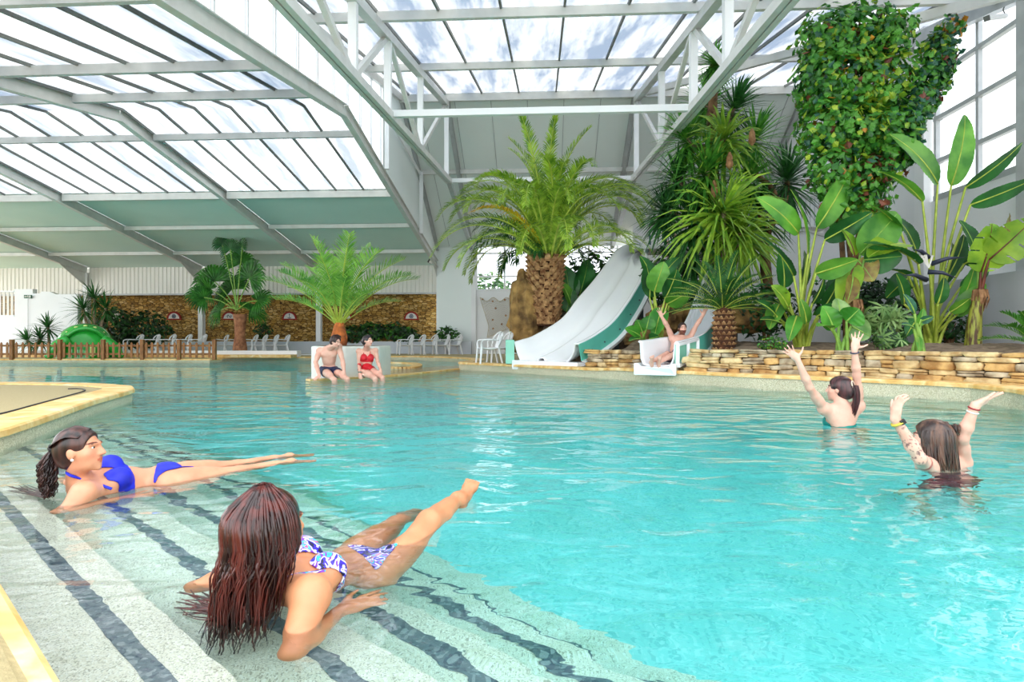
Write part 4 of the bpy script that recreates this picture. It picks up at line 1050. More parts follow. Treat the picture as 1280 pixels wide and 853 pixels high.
cf = [frond_mesh('cycad_frond', 1.25, math.radians(e), math.radians(b_), 46, .17, .0085, m_cyc, m_stemy, droop=.05, rnd=rnd, sweep=28, vshape=.55, bare=.1, rr=.014) for e, b_ in ((72,35),(48,48),(28,45),(10,30))]
for k in range(36):
    ring = k/36; me = cf[0] if ring < .2 else cf[1] if ring < .5 else cf[2] if ring < .8 else cf[3]
    place_part(me, 'frond', t, V(0,0,0)+ct-fc+V(0,0,.02), (0, rnd.uniform(-.1,.1), k*2.39996), rnd.uniform(.85,1.05))
# fern-like plant cut by the edge of the view
fe = P(1290,440,8.8); fe.z = hill(fe.x, fe.y)
t = thing('fern', 'feathery green plant against the grey plinth at the end of the stone wall', 'fern', fe)
ff = [frond_mesh('fern_frond', .62, math.radians(e), math.radians(b_), 20, .15, .014, m_bushl, m_stem, droop=.1, rnd=rnd, rr=.006) for e, b_ in ((75,60),(50,60),(20,40))]
for k in range(16): place_part(ff[k % 3], 'frond', t, (0,0,.03), (0,0,k*2.4), rnd.uniform(.8,1.1))

# ================================================================ plants along the hall
def yucca_plant(label, foot, heads, mt, L, group=None):
    foot = Vector(foot); t = thing('yucca', label, 'yucca', foot, 0, group); ry = random.Random(len(label))
    mb = MB()
    for c in heads: mb.tube([foot-V(0,0,.05), foot.lerp(c, .5)+V(.05,0,0), Vector(c)-V(0,0,.05)], [.07,.06,.05], 7)
    mb.build('trunk', m_barkg, t)
    for c in heads:
        mb = MB(); sword_head(mb, c, (ry.uniform(-.2,.2), -.3, 1), 60, L, .032, ry, .4, 1, -.7); mb.build('leaf_head', mt, t, fix=False)
z_ = V(0,0,0)
def gp(x, D, z): p = P(x, 430, D); p.z = z; return p
yucca_plant('tall dark yucca in front of the rubble wall, behind the green play dome', gp(114,26,.12), [P(104,385,26), P(118,372,26), P(132,384,26)], m_yuccad, .95)
yucca_plant('spiky yucca against the white wall, the taller of the pair', gp(60,25.5,.12), [P(60,408,25.5)], m_yuccad, .75)
yucca_plant('spiky yucca against the white wall, the lower of the pair', gp(38,25.2,.12), [P(34,424,25.2), P(50,422,25.2)], m_yuccad, .65)
shrub('leafy_shrub', 'dark shrub behind the play dome, under the first arched plaque', P(142,412,27.6), (.9,.7,1.1), 600, .26, [m_bushd, m_bush], seed=41)
shrub('leafy_shrub', 'broad dark shrub under the second arched plaque', P(180,412,28.2), (1.3,.6,.95), 800, .24, [m_bushd, m_bushd, m_bush], seed=42)
shrub('leafy_shrub', 'small dark shrub on the low wall beside the fan palm', P(329,414,30.3), (.5,.25,.42), 200, .18, [m_bushd, m_bush], seed=43)
hz = [(440,417,.7,.45),(466,414,.8,.5),(494,414,.75,.48),(512,420,.5,.35)]
for k, (x, y, rx, rz) in enumerate(hz):
    shrub('leafy_shrub', ['glossy shrub left of the hedge row, behind the seated man', 'glossy shrub in the hedge row above the low white wall', 'glossy shrub behind the seated woman in red', 'glossy shrub nearest the row of five white chairs', 'glossy shoot rising above the hedge row'][k].replace('left of', 'at the start of'), P(x, y, 30.05), (rx,.28,rz), 300, .26, [m_bush, m_bushl, m_bushd], [3,1.2,3], seed=50+k)
shrub('leafy_shrub', 'small bright shrub in the corner behind the row of five chairs', P(560,417,28.8), (.55,.25,.36), 220, .2, [m_bush, m_bushl], seed=60)
# ================================================================ water slides
m_slide = mat('white_slide', (.93,.94,.96), .22, (.90,.91,.94), 1.0, coat=.3)
m_turq = mat('turquoise_slide', srgb(106,206,186), .3, srgb(92,190,172), 1.2, coat=.2)
m_mint = mat('mint_slide', srgb(150,222,196), .35, srgb(136,210,184), 1.2)
m_dark = mat('dark_support', (.06,.10,.10), .5)
def trough(parent, secs, prof, wall, name, m, thick=.03, ns=40):
    Ls = catmull([P(*s[0]) for s in secs], ns); Rs = catmull([P(*s[1]) for s in secs], ns)
    dep = [s[2] for s in secs]
    mb = MB(); rows = []
    for i in range(ns+1):
        t = i/ns*(len(dep)-1); j = min(int(t), len(dep)-2); d = lerp(dep[j], dep[j+1], t-j)
        l, r = Ls[i], Rs[i]; T = (Ls[min(i+1,ns)]+Rs[min(i+1,ns)]-Ls[max(i-1,0)]-Rs[max(i-1,0)]).normalized()
        sd = (r-l).normalized(); n = sd.cross(T).normalized()
        if n.z < 0: n = -n
        rows.append((l, r, n, d, sd, T))
    vs = []; k = len(prof)
    for l, r, n, d, sd, T in rows:
        for s, h in prof: vs.append(l.lerp(r, s)-n*(h*d))
    mb.add(vs, [(i*k+j, i*k+j+1, (i+1)*k+j+1, (i+1)*k+j) for i in range(ns) for j in range(k-1)])
    o = mb.build(name, m, parent, smooth=True, solid=thick)
    return o, rows
def outer(parent, rows, a, b, side, w, top, bot, name, m, i0=0, i1=None):
    """side cladding along one rim"""
    mb = MB(); R = rows[i0:i1]; vs = []
    for l, r, n, d, sd, T in R:
        e = r if side > 0 else l; o_ = sd*side
        vs += [e+o_*w-n*top, e+o_*(w+.02)-n*bot, e+o_*(w+.12)-n*(bot+.03), e+o_*(w+.10)-n*(bot+.10), e+o_*(w-.2)-n*(bot+.13)]
    k = 5; mb.mi = 0
    o = len(mb.v); mb.v += [tuple(v) for v in vs]
    for i in range(len(R)-1):
        for j in range(k-1):
            mb.f.append((o+i*k+j, o+i*k+j+1, o+(i+1)*k+j+1, o+(i+1)*k+j)); mb.m.append(0 if j == 0 else 1)
    return mb.build(name, m, parent, smooth=False, solid=.012, label='turquoise outer side' if m[0] is m_turq else None)
ft = P(680,457,14.4); ft.z = .2
t = thing('water_slide', 'wide white multi-lane water slide with turquoise side beside the big palm', 'water slide', ft)
prof = [(0,0),(.015,-.03),(.04,.02),(.06,.55),(.10,.92),(.16,1),(.34,1),(.40,.66),(.46,.66),(.52,1),(.72,1),(.80,.80),(.86,.62),(.92,.30),(.95,-.02),(.985,-.03),(1,0)]
ch, rows = trough(t, wide, prof, .4, 'chute', m_slide)
outer(t, rows, 0, 0, 1, .005, -.005, .40, 'side_cladding', [m_turq, m_slide])
mb = MB()
l, r = P(641,455,14.85), P(720,460,13.7); l.z -= .02
mb.prism([l+V(-.03,-.02,-.12), r+V(.03,-.02,-.12), r+V(.03,-.02,.12), l+V(-.03,-.02,.12)], V(.28,.36,0)*.9)
mb.build('foot_sill', m_slide, t, bevel=.03)
mb = MB(); p = P(632,425,14.9); q = P(643,455,14.9)
mb.box(((p.x+q.x)/2, 15.1, (p.z+q.z)/2), (q.x-p.x, .5, p.z-q.z)); mb.build('side_panel', m_mint, t, bevel=.02, label='mint green side panel')
for i in (10, 19, 28, 36):
    l, r, n, d, sd, T = rows[i]
    for e in (l.lerp(r,.25), l.lerp(r,.75)):
        mb = MB(); mb.beam(V(e.x,e.y,e.z-d-.32), V(e.x,e.y,.2), .12, .12, up=(0,1,0)); mb.build('support_post', m_dark, t)
mb = MB()
for i in (6,10,14,18,22,26,30):
    l, r, n, d, sd, T = rows[i]; mb.ball(r+sd*.055-n*.25, .022, 8, 5)
mb.build('bolts', m_dark, t)

ft = P(818,466,11.3); ft.z = .2
t = thing('water_slide', 'narrow curving white water slide with turquoise side carrying the cheering man', 'water slide', ft)
prof2 = [(0,0),(.02,-.04),(.05,.02),(.08,.7),(.14,.95),(.22,1),(.5,1.04),(.78,1),(.86,.95),(.92,.7),(.95,.02),(.98,-.04),(1,0)]
ch2, rows2 = trough(t, narrow, prof2, .4, 'chute', m_slide)
outer(t, rows2, 0, 0, 1, .005, -.005, .34, 'side_cladding', [m_turq, m_slide], 6)
mb = MB(); l, r = P(792,456,11.3), P(845,457,11.05)
mb.prism([l+V(0,0,-.20), r+V(0,0,-.20), r+V(0,0,.03), r+V(-.10,0,.03), r+V(-.13,0,-.03), l+V(.13,0,-.03), l+V(.10,0,.03), l+V(0,0,.03)], V(.16,.34,0)); mb.build('foot_sill', m_slide, t, bevel=.025)
# framed side of the run-out
mb = MB(); a, b = P(847,431,11.15), P(872,424,11.75); dn = V(0,0,-.36)
mb.beam(a, b, .07, .06); mb.beam(a+dn*1.1, b+dn*.9, .09, .07)
for s in (0, .5, 1): mb.beam(a.lerp(b,s), (a+dn*1.1).lerp(b+dn*.9,s), .06, .05, up=(0,1,0))
mb.build('side_frame', m_slide, t)
mb = MB(); o_ = V(-.02,.02,0); mb.prism([a+o_, b+o_, b+dn*.9+o_, a+dn*1.1+o_], V(-.02,.02,0)); mb.build('side_infill', m_mint, t, label='mint green framed infill panel')
for i in (16, 24, 32):
    l, r, n, d, sd, T = rows2[i]; mb = MB(); e = l.lerp(r,.5)
    mb.beam(V(e.x,e.y,e.z-d-.25), V(e.x,e.y,.2), .16, .16, up=(0,1,0)); mb.build('support_post', m_dark, t)
# start platform with railing
ft = P(836,312,18.6)
t = thing('slide_platform', 'raised slide platform with turquoise tub and blue rail behind the palm', 'platform', V(ft.x, ft.y, hill(ft.x,ft.y)-.2))
mb = MB(); p = P(840,297,18.4); q = P(856,312,18.4)
mb.prism([P(838,298,18.4), P(858,296,18.4), P(857,312,18.4), P(842,312,18.4)], V(.1,.6,0)); mb.build('tub', m_turq, t, bevel=.02)
mb = MB(); c = P(836,313,18.9); mb.box(c, (2.6,1.4,.12)); mb.build('deck', m_white, t)
for dx in (-1.1, 1.1):
    mb = MB(); mb.beam(c+V(dx,0,0), V(c.x+dx,c.y,.4), .16, .16, up=(0,1,0)); mb.build('post', m_grey, t)
m_blue = mat('blue_rail', srgb(52,76,110), .4)
mb = MB(); mb.tube([P(812,288,18.3), P(826,286,18.3), P(846,284,18.3), P(850,284,19.2)], .03, 8); mb.tube([P(828,286,18.3), P(832,313,18.3)], .03, 8); mb.tube([P(812,288,18.3), P(813,313,18.3)], .03, 8)
mb.build('rail', m_blue, t, label='dark blue tubular rail')
# stair wall and little cabin by the slides
mb = MB(); mb.prism([P(930,400,18.5), P(1105,400,18.5), P(1105,318,18.5), P(1010,286,18.5), P(930,286,18.5)], V(0,.3,0)); struct(mb, 'wall_slide_stair', m_white)
mb = MB(); mb.prism([P(930,286,18.45), P(1010,286,18.45), P(1106,318,18.45), P(1106,321,18.45), P(1010,289.5,18.45), P(930,289.5,18.45)], V(0,.4,0)); struct(mb, 'trim_stair_capping', m_steel)
ft = P(1012,287,19.6)
t = thing('cabin', 'little white slatted cabin with a small flower picture above the slide stair wall', 'cabin', ft)
mb = MB(); mb.box(ft+V(0,0,.5), (1.1,.9,1.0)); mb.build('body', m_white, t)
mb = MB()
for k in range(8): mb.box(ft+V(-.5+k*.143,-.46,.48), (.012,.02,.9))
mb.build('slat_grooves', m_grey, t)
mb = MB(); mb.prism([ft+V(-.7,-.6,.98), ft+V(.7,-.6,.98), ft+V(.7,-.6,1.06), ft+V(-.7,-.6,1.06)], V(0,1.2,.3)); mb.build('roof', m_steel, t)
mb = MB(); rq = random.Random(2)
for k in range(9):
    a = k*.7; mb.ball(ft+V(.22+.1*math.cos(a),-.48,.55+.17*math.sin(a)), (.07,.015,.09), 8, 5)
mb.build('flower_picture', mat('orange_flower', srgb(220,120,50), .6, srgb(190,60,60), 9), t, label='orange and red painted flower')
# ================================================================ island ledges in the pool
def ledge(name, pts, z, zb, m, label=None, kind='structure'):
    mb = MB(); pts = [V(p.x, p.y, zb) for p in pts]; mb.prism(pts, V(0,0,z-zb)); return struct(mb, name, m)
rim = [G(384,476), G(400,475), G(470,471.5), G(530,466.5), G(575,461.5), G(590,458.5), G(575,457), G(520,460), G(470,465), G(400,468.5), G(384,471)]
ledge('trim_island_ledge', rim, -.015, -1.15, m_terrazzo)
def strip(name, pix, z, w_, m, h=.05):
    pts = catmull([G(x, y, z) for x, y in pix], 40); mb = MB()
    for a, b in zip(pts, pts[1:]): mb.beam(a, b, w_, h)
    return struct(mb, name, m)
strip('trim_island_rim', [(385,476),(400,475.2),(470,471.8),(530,466.6),(575,461.6)], .005, .16, m_coping, .06)
strip('trim_island_rim', [(470,459),(495,460.5),(515,460),(522,457.5),(516,455.2),(500,454.2),(470,453.8)], .01, .3, m_coping, .08)
# white curved planter behind the couple
pl = gp(430,12.75,-.2)
mb = MB(); a0 = P(389,433,12.55); a1 = P(470,433,12.9); zt_ = a0.z
top = [V(a0.x,a0.y,0), V(a0.x+.3,a0.y-.10,0), V(a0.x+.75,a0.y-.08,0), V(a1.x-.2,a1.y-.15,0), V(a1.x+.05,a1.y+.1,0), V(a1.x+.1,a1.y+1.1,0), V(a0.x+.7,a0.y+2.0,0), V(a0.x-.25,a0.y+1.4,0), V(a0.x-.15,a0.y+.5,0)]
m_planter = mat('planter_render', (.80,.80,.74), .7, (.68,.70,.64), 2.2)
t = thing('planter', 'white rendered planter with water stains behind the seated couple', 'planter', V(a0.x+.7,a0.y+.8,-.3))
mb.prism([V(p.x,p.y,-.6) for p in top], V(0,0,zt_+.6)); mb.build('wall', m_planter, t, bevel=.03)
mb = MB(); cx = sum(p.x for p in top)/9; cy = sum(p.y for p in top)/9
mb.add([V(cx+(p.x-cx)*.85, cy+(p.y-cy)*.85, zt_+.008) for p in top], [tuple(range(9))]); mb.build('soil_fill', m_soil, t)
# raised kerb at the back edge
mb = MB(); k0 = [G(271,448.5), G(330,448), G(400,447.6)]
mb.prism([V(-13.5,27.4,.08), V(-8.8,27.4,.08), V(-8.8,28.2,.08), V(-13.5,28.2,.08)], V(0,0,.1)); struct(mb, 'trim_far_kerb', m_white)

# ================================================================ fence, play dome
m_wood = mat('fence_wood', srgb(172,116,66), .75, srgb(120,78,44), 5, stretch=(8,8,1.2), objrand=.12)
fz = .1
t = thing('picket_fence', 'low brown wooden picket fence along the far pool edge in front of the play dome', 'fence', P(130,450,22.6)*1)
DF = 22.75
x = -40; posts = (-40, 15, 75, 129, 178, 224, 268)
pk = bpy.data.meshes
for x in posts:
    mb = MB(); p = P(x, 449, DF); mb.box((p.x, DF, fz+.37), (.13,.13,.78)); mb.build('post', m_wood, t, bevel=.012)
for a, b in zip(posts, posts[1:]):
    p, q = P(a, 0, DF), P(b, 0, DF)
    for z in (.2, .52):
        mb = MB(); mb.beam((p.x, DF+.03, fz+z), (q.x, DF+.03, fz+z), .03, .07); mb.build('rail', m_wood, t)
    n = 7 if b-a > 50 else 6
    if b-a < 46: n = 5
    for k in range(n):
        xx = lerp(p.x, q.x, (k+.75)/(n+.5)); mb = MB()
        w_ = .042; mb.prism([(xx-w_,DF-.03,fz+.06),(xx+w_,DF-.03,fz+.06),(xx+w_,DF-.03,fz+.60),(xx,DF-.03,fz+.66),(xx-w_,DF-.03,fz+.60)], V(0,.025,0)); mb.build('picket', m_wood, t)
m_green = mat('green_gloss', srgb(46,178,60), .15, srgb(30,150,48), 1.5, coat=.6)
m_cream = mat('cream_spot', srgb(226,240,150), .4)
dc = gp(107,24.3,.1); dc.z = .1
t = thing('play_dome', 'glossy green dome-shaped children’s slide with cream spots behind the picket fence'.replace('’',"'"), 'play slide', dc)
mb = MB(); Rx, Ry, Rz = 1.05, 1.0, 1.42
mb.grid(lambda u, v: dc+V(Rx*math.sin(v*PI/2)**.9*math.cos(u*2*PI)*(1.0), Ry*math.sin(v*PI/2)*math.sin(u*2*PI), Rz*math.cos(v*PI/2)**.75), 40, 16)
mb.build('dome', m_green, t, smooth=True)
for sgn_ in (-1, 1):
    mb = MB(); mb.tube(catmull([dc+V(sgn_*.55,-.8,.75), dc+V(sgn_*.95,-.9,.45), dc+V(sgn_*1.1,-.9,.18), dc+V(sgn_*1.25,-.9,.05)], 10), [.24,.24,.23,.22,.2,.19,.18,.16,.14,.12,.09], 10)
    mb.build('foot', m_green, t, smooth=True)
mb = MB(); mb.tube([dc+V(.85*math.cos(a), -.55-.25*math.sin(a), 1.15*math.sin(a)+.06) for a in [PI*i/14 for i in range(15)]], .085, 8); mb.build('arch_lip', m_green, t, smooth=True)
for i in range(9):
    a = PI*(.08+.84*i/8); mb = MB(); n = V(math.cos(a), -.45, math.sin(a)).normalized()
    mb.ball(dc+V(.94*math.cos(a), -.44, 1.26*math.sin(a)+.05), (.075,.045,.05), 8, 6); mb.build('spot', m_cream, t, smooth=True)
mb = MB()
for k in range(5): mb.box(dc+V(.05+.12*k,-1.03,.28), (.06,.03,.34+.04*(k % 2)))
mb.build('tooth_slats', m_cream, t); t.rotation_euler = (0,0,.62)
mb = MB(); mb.prism([V(-26,25.6,.1), V(-9.3,25.6,.1), V(-9.3,26.1,.1), V(-26,26.1,.1)], V(0,0,.28)); struct(mb, 'trim_paddling_edge', m_white)
mb = MB(); mb.prism([V(-26,24.9,.1), V(-9.3,24.9,.1), V(-9.3,25.6,.1), V(-26,25.6,.1)], V(0,0,.12)); struct(mb, 'trim_paddling_step', m_coping)

# ================================================================ white plastic chairs
m_plastic = mat('white_plastic', (.86,.87,.88), .35, (.82,.83,.84), 2)
def make_chair(name, label, group, loc, rz):
    t = thing(name, label, 'chair', (0,0,0), 0, group, local=True)
    mb = MB(); mb.grid(lambda u, v: V(-.24+.48*u, -.25+.5*v, .40+.03*(2*v-1)**2-.03*(1-(2*u-1)**2)), 8, 8); mb.build('seat', m_plastic, t, smooth=True, solid=.025)
    bk = MB()
    n = 7
    for k in range(n):
        u = k/(n-1)*2-1
        bk.tube([V(u*.13, .22, .42), V(u*.21, .30, .62), V(u*.27*(1-.06*abs(u)), .36-.05*u*u, .84-.13*u*u)], [.034,.034,.034], 6, flat=.45)
    bk.build('back_slats', m_plastic, t)
    mb = MB(); mb.tube([V(s*.285, .25-.06*abs(s)+.10*(1-abs(s)), .62+.22*math.cos(s*PI/2)**.6+0) for s in [-1+.1*i for i in range(21)]], .024, 6); mb.build('back_rim', m_plastic, t, smooth=True)
    for s in (-1, 1):
        mb = MB(); mb.tube(catmull([V(s*.285,.20,.62), V(s*.30,0,.64), V(s*.29,-.22,.62), V(s*.27,-.27,.5)], 10), .026, 6, flat=.7); mb.build('arm', m_plastic, t, smooth=True)
        mb = MB(); mb.tube([V(s*.26,-.26,.52), V(s*.25,-.25,.40), V(s*.27,-.29,0)], [.03,.032,.024], 6); mb.build('leg', m_plastic, t)
        mb = MB(); mb.tube([V(s*.22,.22,.42), V(s*.26,.31,0)], [.032,.024], 6); mb.build('leg', m_plastic, t)
    t.location = loc; t.rotation_euler = (0,0,rz); return t
def cz(x, D): p = P(x, 440, D); p.z = .14 if D > 24 else .2; return p
rows_c = [('white chairs behind the picket fence', [166,187,207,227,246], 27.2, ['first white plastic chair behind the fence counted from the play dome', 'second white plastic chair behind the fence counted from the play dome', 'middle one of the five white chairs behind the fence', 'white plastic chair behind the fence, last but one before the column', 'white plastic chair in front of the hall column by the fence end'], -1.25),
          ('white chairs around the fan palm', [274,289,311,323,337,351], 28.6, ['outer one of two white chairs between fence end and fan palm', 'white chair right beside the fan palm trunk on the fence side', 'white chair just past the fan palm trunk', 'second white chair past the fan palm trunk', 'third white chair past the fan palm trunk', 'white chair nearest the young palm, last of the row past the fan palm'], -1.1),
          ('five white chairs by the hall corner', [506,521,536,551,567], 28.4, ['white chair nearest the hedge in the row of five', 'second white chair from the hedge in the row of five', 'middle white chair in the row of five below the arched plaque', 'fourth white chair from the hedge in the row of five', 'white chair at the corner end of the row of five'], -1.15)]
first = None
for grp, xs, D, labs, rz in rows_c:
    for x, lb in zip(xs, labs):
        loc = cz(x, D)
        if first is None:
            first = make_chair('plastic_chair', lb, grp, loc, rz); first.scale = (1.14,)*3
        else: dup(first, loc, rz, 1.14, lb, grp)
dup(first, cz(611, 15.8), -1.3, 1.0, 'white slatted chair on the deck beside the mint slide panel, outer one', 'white chairs beside the wide slide')
dup(first, cz(624, 16.5), -1.3, 1.0, 'white slatted chair tucked close against the mint slide panel', 'white chairs beside the wide slide')

# ================================================================ wall fittings
m_brick = mat('red_brick', srgb(176,52,40), .8, srgb(130,34,28), 14)
m_plaque = mat('plaque_white', (.82,.81,.76), .6)
m_ink = mat('plaque_ink', (.07,.10,.16), .6)
def plaque(x, y, label, mark):
    c = P(x, y, 30.90/((x-640)/F*SN+CS))
    t = thing('arched_plaque', label, 'wall plaque', c, 0, 'arched plaques on the rubble wall')
    R = .30; mb = MB(); n = 13
    for k in range(n):
        a0, a1 = PI*k/n+.02, PI*(k+1)/n-.02
        mb.prism([c+V(math.cos(a)*q, 0, math.sin(a)*q) for a, q in ((a0,R),(a1,R),(a1,R+.09),(a0,R+.09))], V(0,.1,0))
    mb.box(c+V(0,.05,-.035), (2*R+.2,.1,.06)); mb.build('brick_arch', m_brick, t)
    mb = MB(); mb.prism([c+V(R*math.cos(PI*k/16), .03, R*math.sin(PI*k/16)) for k in range(17)], V(0,.05,0)); mb.build('panel', m_plaque, t)
    mb = MB(); d = c+V(0,.02,.13)
    if mark == 'wheel':
        mb.tube([d+V(.09*math.cos(a),0,.09*math.sin(a)) for a in [2*PI*i/16 for i in range(17)]], .018, 5)
        for k in range(4): a = PI*k/4; mb.beam(d+V(.12*math.cos(a),0,.12*math.sin(a)), d-V(.12*math.cos(a),0,.12*math.sin(a)), .02, .02)
    elif mark == 'gulls':
        for q in (-.1, .02, .1): mb.tube([d+V(q-.06,0,.04), d+V(q,0,-.03), d+V(q+.06,0,.05)], .015, 5)
    elif mark == 'ropes':
        mb.tube([d+V(-.05+.05*math.cos(a),0,.06*math.sin(a)) for a in [2*PI*i/12 for i in range(10)]], .02, 5); mb.tube([d+V(.07+.05*math.cos(a),0,.06*math.sin(a)) for a in [2*PI*i/12+3 for i in range(10)]], .02, 5)
    else:
        mb.tube([d+V(0,0,-.09), d+V(0,0,.1)], .014, 5); mb.tube([d+V(-.08*math.cos(a),0,-.06-.05*math.sin(a)) for a in [PI*i/8 for i in range(9)]], .016, 5); mb.ball(d+V(0,0,.1), .03, 8, 6)
    mb.build('emblem', m_ink, t)
for x, y, lb, mk in ((146,398.5,'arched plaque with red brick edge and gull marks above the first dark shrub','gulls'),(217,398.5,'arched red-edged plaque with round wheel mark beside the hall column','wheel'),(286,398.5,'arched red-edged plaque partly behind the fan palm leaves','ropes'),(361.5,398.5,'arched red-edged plaque with anchor mark near the middle column','anchor'),(431,398.5,'arched red-edged plaque half hidden by the young palm stems','ropes'),(514,398.5,'arched red-edged plaque with wheel mark above the row of five chairs','wheel')):
    plaque(x, y, lb, mk)
# exit sign
c = P(35,371,26.93)
t = thing('exit_sign', 'small green emergency exit sign on the white wall', 'sign', c)
mb = MB(); mb.box(c, (.34,.05,.15)); mb.build('panel', mat('sign_green', srgb(0,96,62), .4), t, bevel=.01)
mb = MB(); mb.beam(c+V(-.13,-.03,0), c+V(-.02,-.03,0), .012, .03); mb.prism([c+V(-.14,-.036,0), c+V(-.10,-.036,.04), c+V(-.10,-.036,-.04)], V(0,.01,0))
mb.ball(c+V(.02,-.03,.045), (.016,.008,.016), 8, 5); mb.tube([c+V(.02,-.032,.03), c+V(.03,-.032,-.01), c+V(.055,-.032,-.05)], .012, 5); mb.tube([c+V(.025,-.032,-.01), c+V(-.005,-.032,-.03)], .010, 5); mb.tube([c+V(.0,-.032,.015), c+V(.05,-.032,.02)], .008, 5)
mb.box(c+V(.11,-.03,0), (.05,.01,.11)); mb.build('running_figure_and_arrow', m_plaque, t)
mb = MB(); mb.tube([P(35,374,26.95), P(35,432,26.95)], .012, 6); mb.build('conduit', m_grey, t)
# slatted balcony behind the white wall
t = thing('balcony_railing', 'pale slatted balcony railing set in the white corner wall', 'railing', P(5,395,26.9))
for x in range(-30, 20, 5):
    mb = MB(); a, b = P(x, 396, 27.05), P(x, 364, 27.05); mb.box((a+b)/2, (.11,.03,(b-a).length)); mb.build('slat', m_corr, t)
for y in (364.5, 395):
    mb = MB(); mb.beam(P(-40,y,27.0), P(18,y,27.0), .05, .07); mb.build('rail', m_white, t)
# floodlight on the rafter
c = P(538,327,29.0)
t = thing('floodlight', 'small black floodlight fixed under the corner rafter', 'floodlight', c)
mb = MB(); mb.box(c, (.22,.2,.2), Matrix.Rotation(.5,3,'Y')); mb.build('housing', mat('black_housing', (.015,.015,.02), .4), t, bevel=.02)
mb = MB(); mb.box(c+V(.04,-.11,-.05), (.17,.02,.14), Matrix.Rotation(.5,3,'Y')); mb.build('lens', m_plaque, t)
mb = MB(); mb.beam(c+V(0,0,.05), P(541,318,29.2), .03, .03); mb.build('bracket', m_grey, t)
# tube lamp on the right-hand column
c = P(1247,21,11.9)
t = thing('wall_lamp', 'white tube lamp sticking out from the tall grey column', 'lamp', c)
mb = MB(); a, b = P(1234,23,11.7), P(1257,20,12.0); mb.beam(a, b, .09, .09, ch=.02); mb.build('tube_housing', m_white, t)
mb = MB(); mb.beam(a-(b-a).normalized()*.03, a, .10, .10); mb.build('end_cap', m_bar, t)
mb = MB(); mb.tube(catmull([P(1256,17,12.0), P(1254,12,12), P(1256,8,12)], 8), .012, 5); mb.build('cable', m_bar, t)
# thin pipe / speaker bracket on the same column
# fishing net with floats on the wall
t = thing('fishing_net', 'old beige fishing net hung on the white wall under the window', 'fishing net', P(620,440,28.9))
m_net = mat('net_cord', srgb(214,206,186), .9)
ND = 29.26
def net(u, v):      # u across, v down
    xl, xr = lerp(600,612,min(1,v*1.3)) if v < .75 else lerp(611,609,(v-.75)*4), lerp(650,641,v)
    top_ = 372+6*abs(math.sin(u*PI*3))*0+5*math.sin(u*PI*3)**2
    bot = lerp(422,408,u)
    return P(lerp(xl,xr,u), lerp(top_,bot,v), ND-.05*math.sin(u*7)*math.sin(v*5))
mb = MB(); n = 15
for i in range(-n, n+1):
    for s in (1, -1):
        pts = []
        for k in range(21):
            v = k/20; u = i/n+(v if s > 0 else 1-v)
            if 0 <= u <= 1: pts.append(net(u, v))
        if len(pts) > 1: mb.tube(pts, .008, 3, cap=False)
mb.build('mesh', m_net, t)
mb = MB(); mb.tube([net(u/20, 0) for u in range(21)], .02, 5); mb.tube([net(0, u/20) for u in range(21)], .02, 5); mb.tube([net(u/20, 1) for u in range(21)], .02, 5); mb.build('edge_rope', m_net, t)
m_float = mat('cork_float', srgb(196,160,120), .8, srgb(150,110,80), 9)
for u, v in ((.06,.02),(.35,.3),(.3,.1),(.2,.55),(.62,.05),(.65,.55),(.18,.8),(.85,.3),(.5,.75),(.9,.7)):
    mb = MB(); mb.ball(net(u,v)+V(0,-.04,0), (.05,.04,.05), 8, 6); mb.build('float', m_float, t, smooth=True)
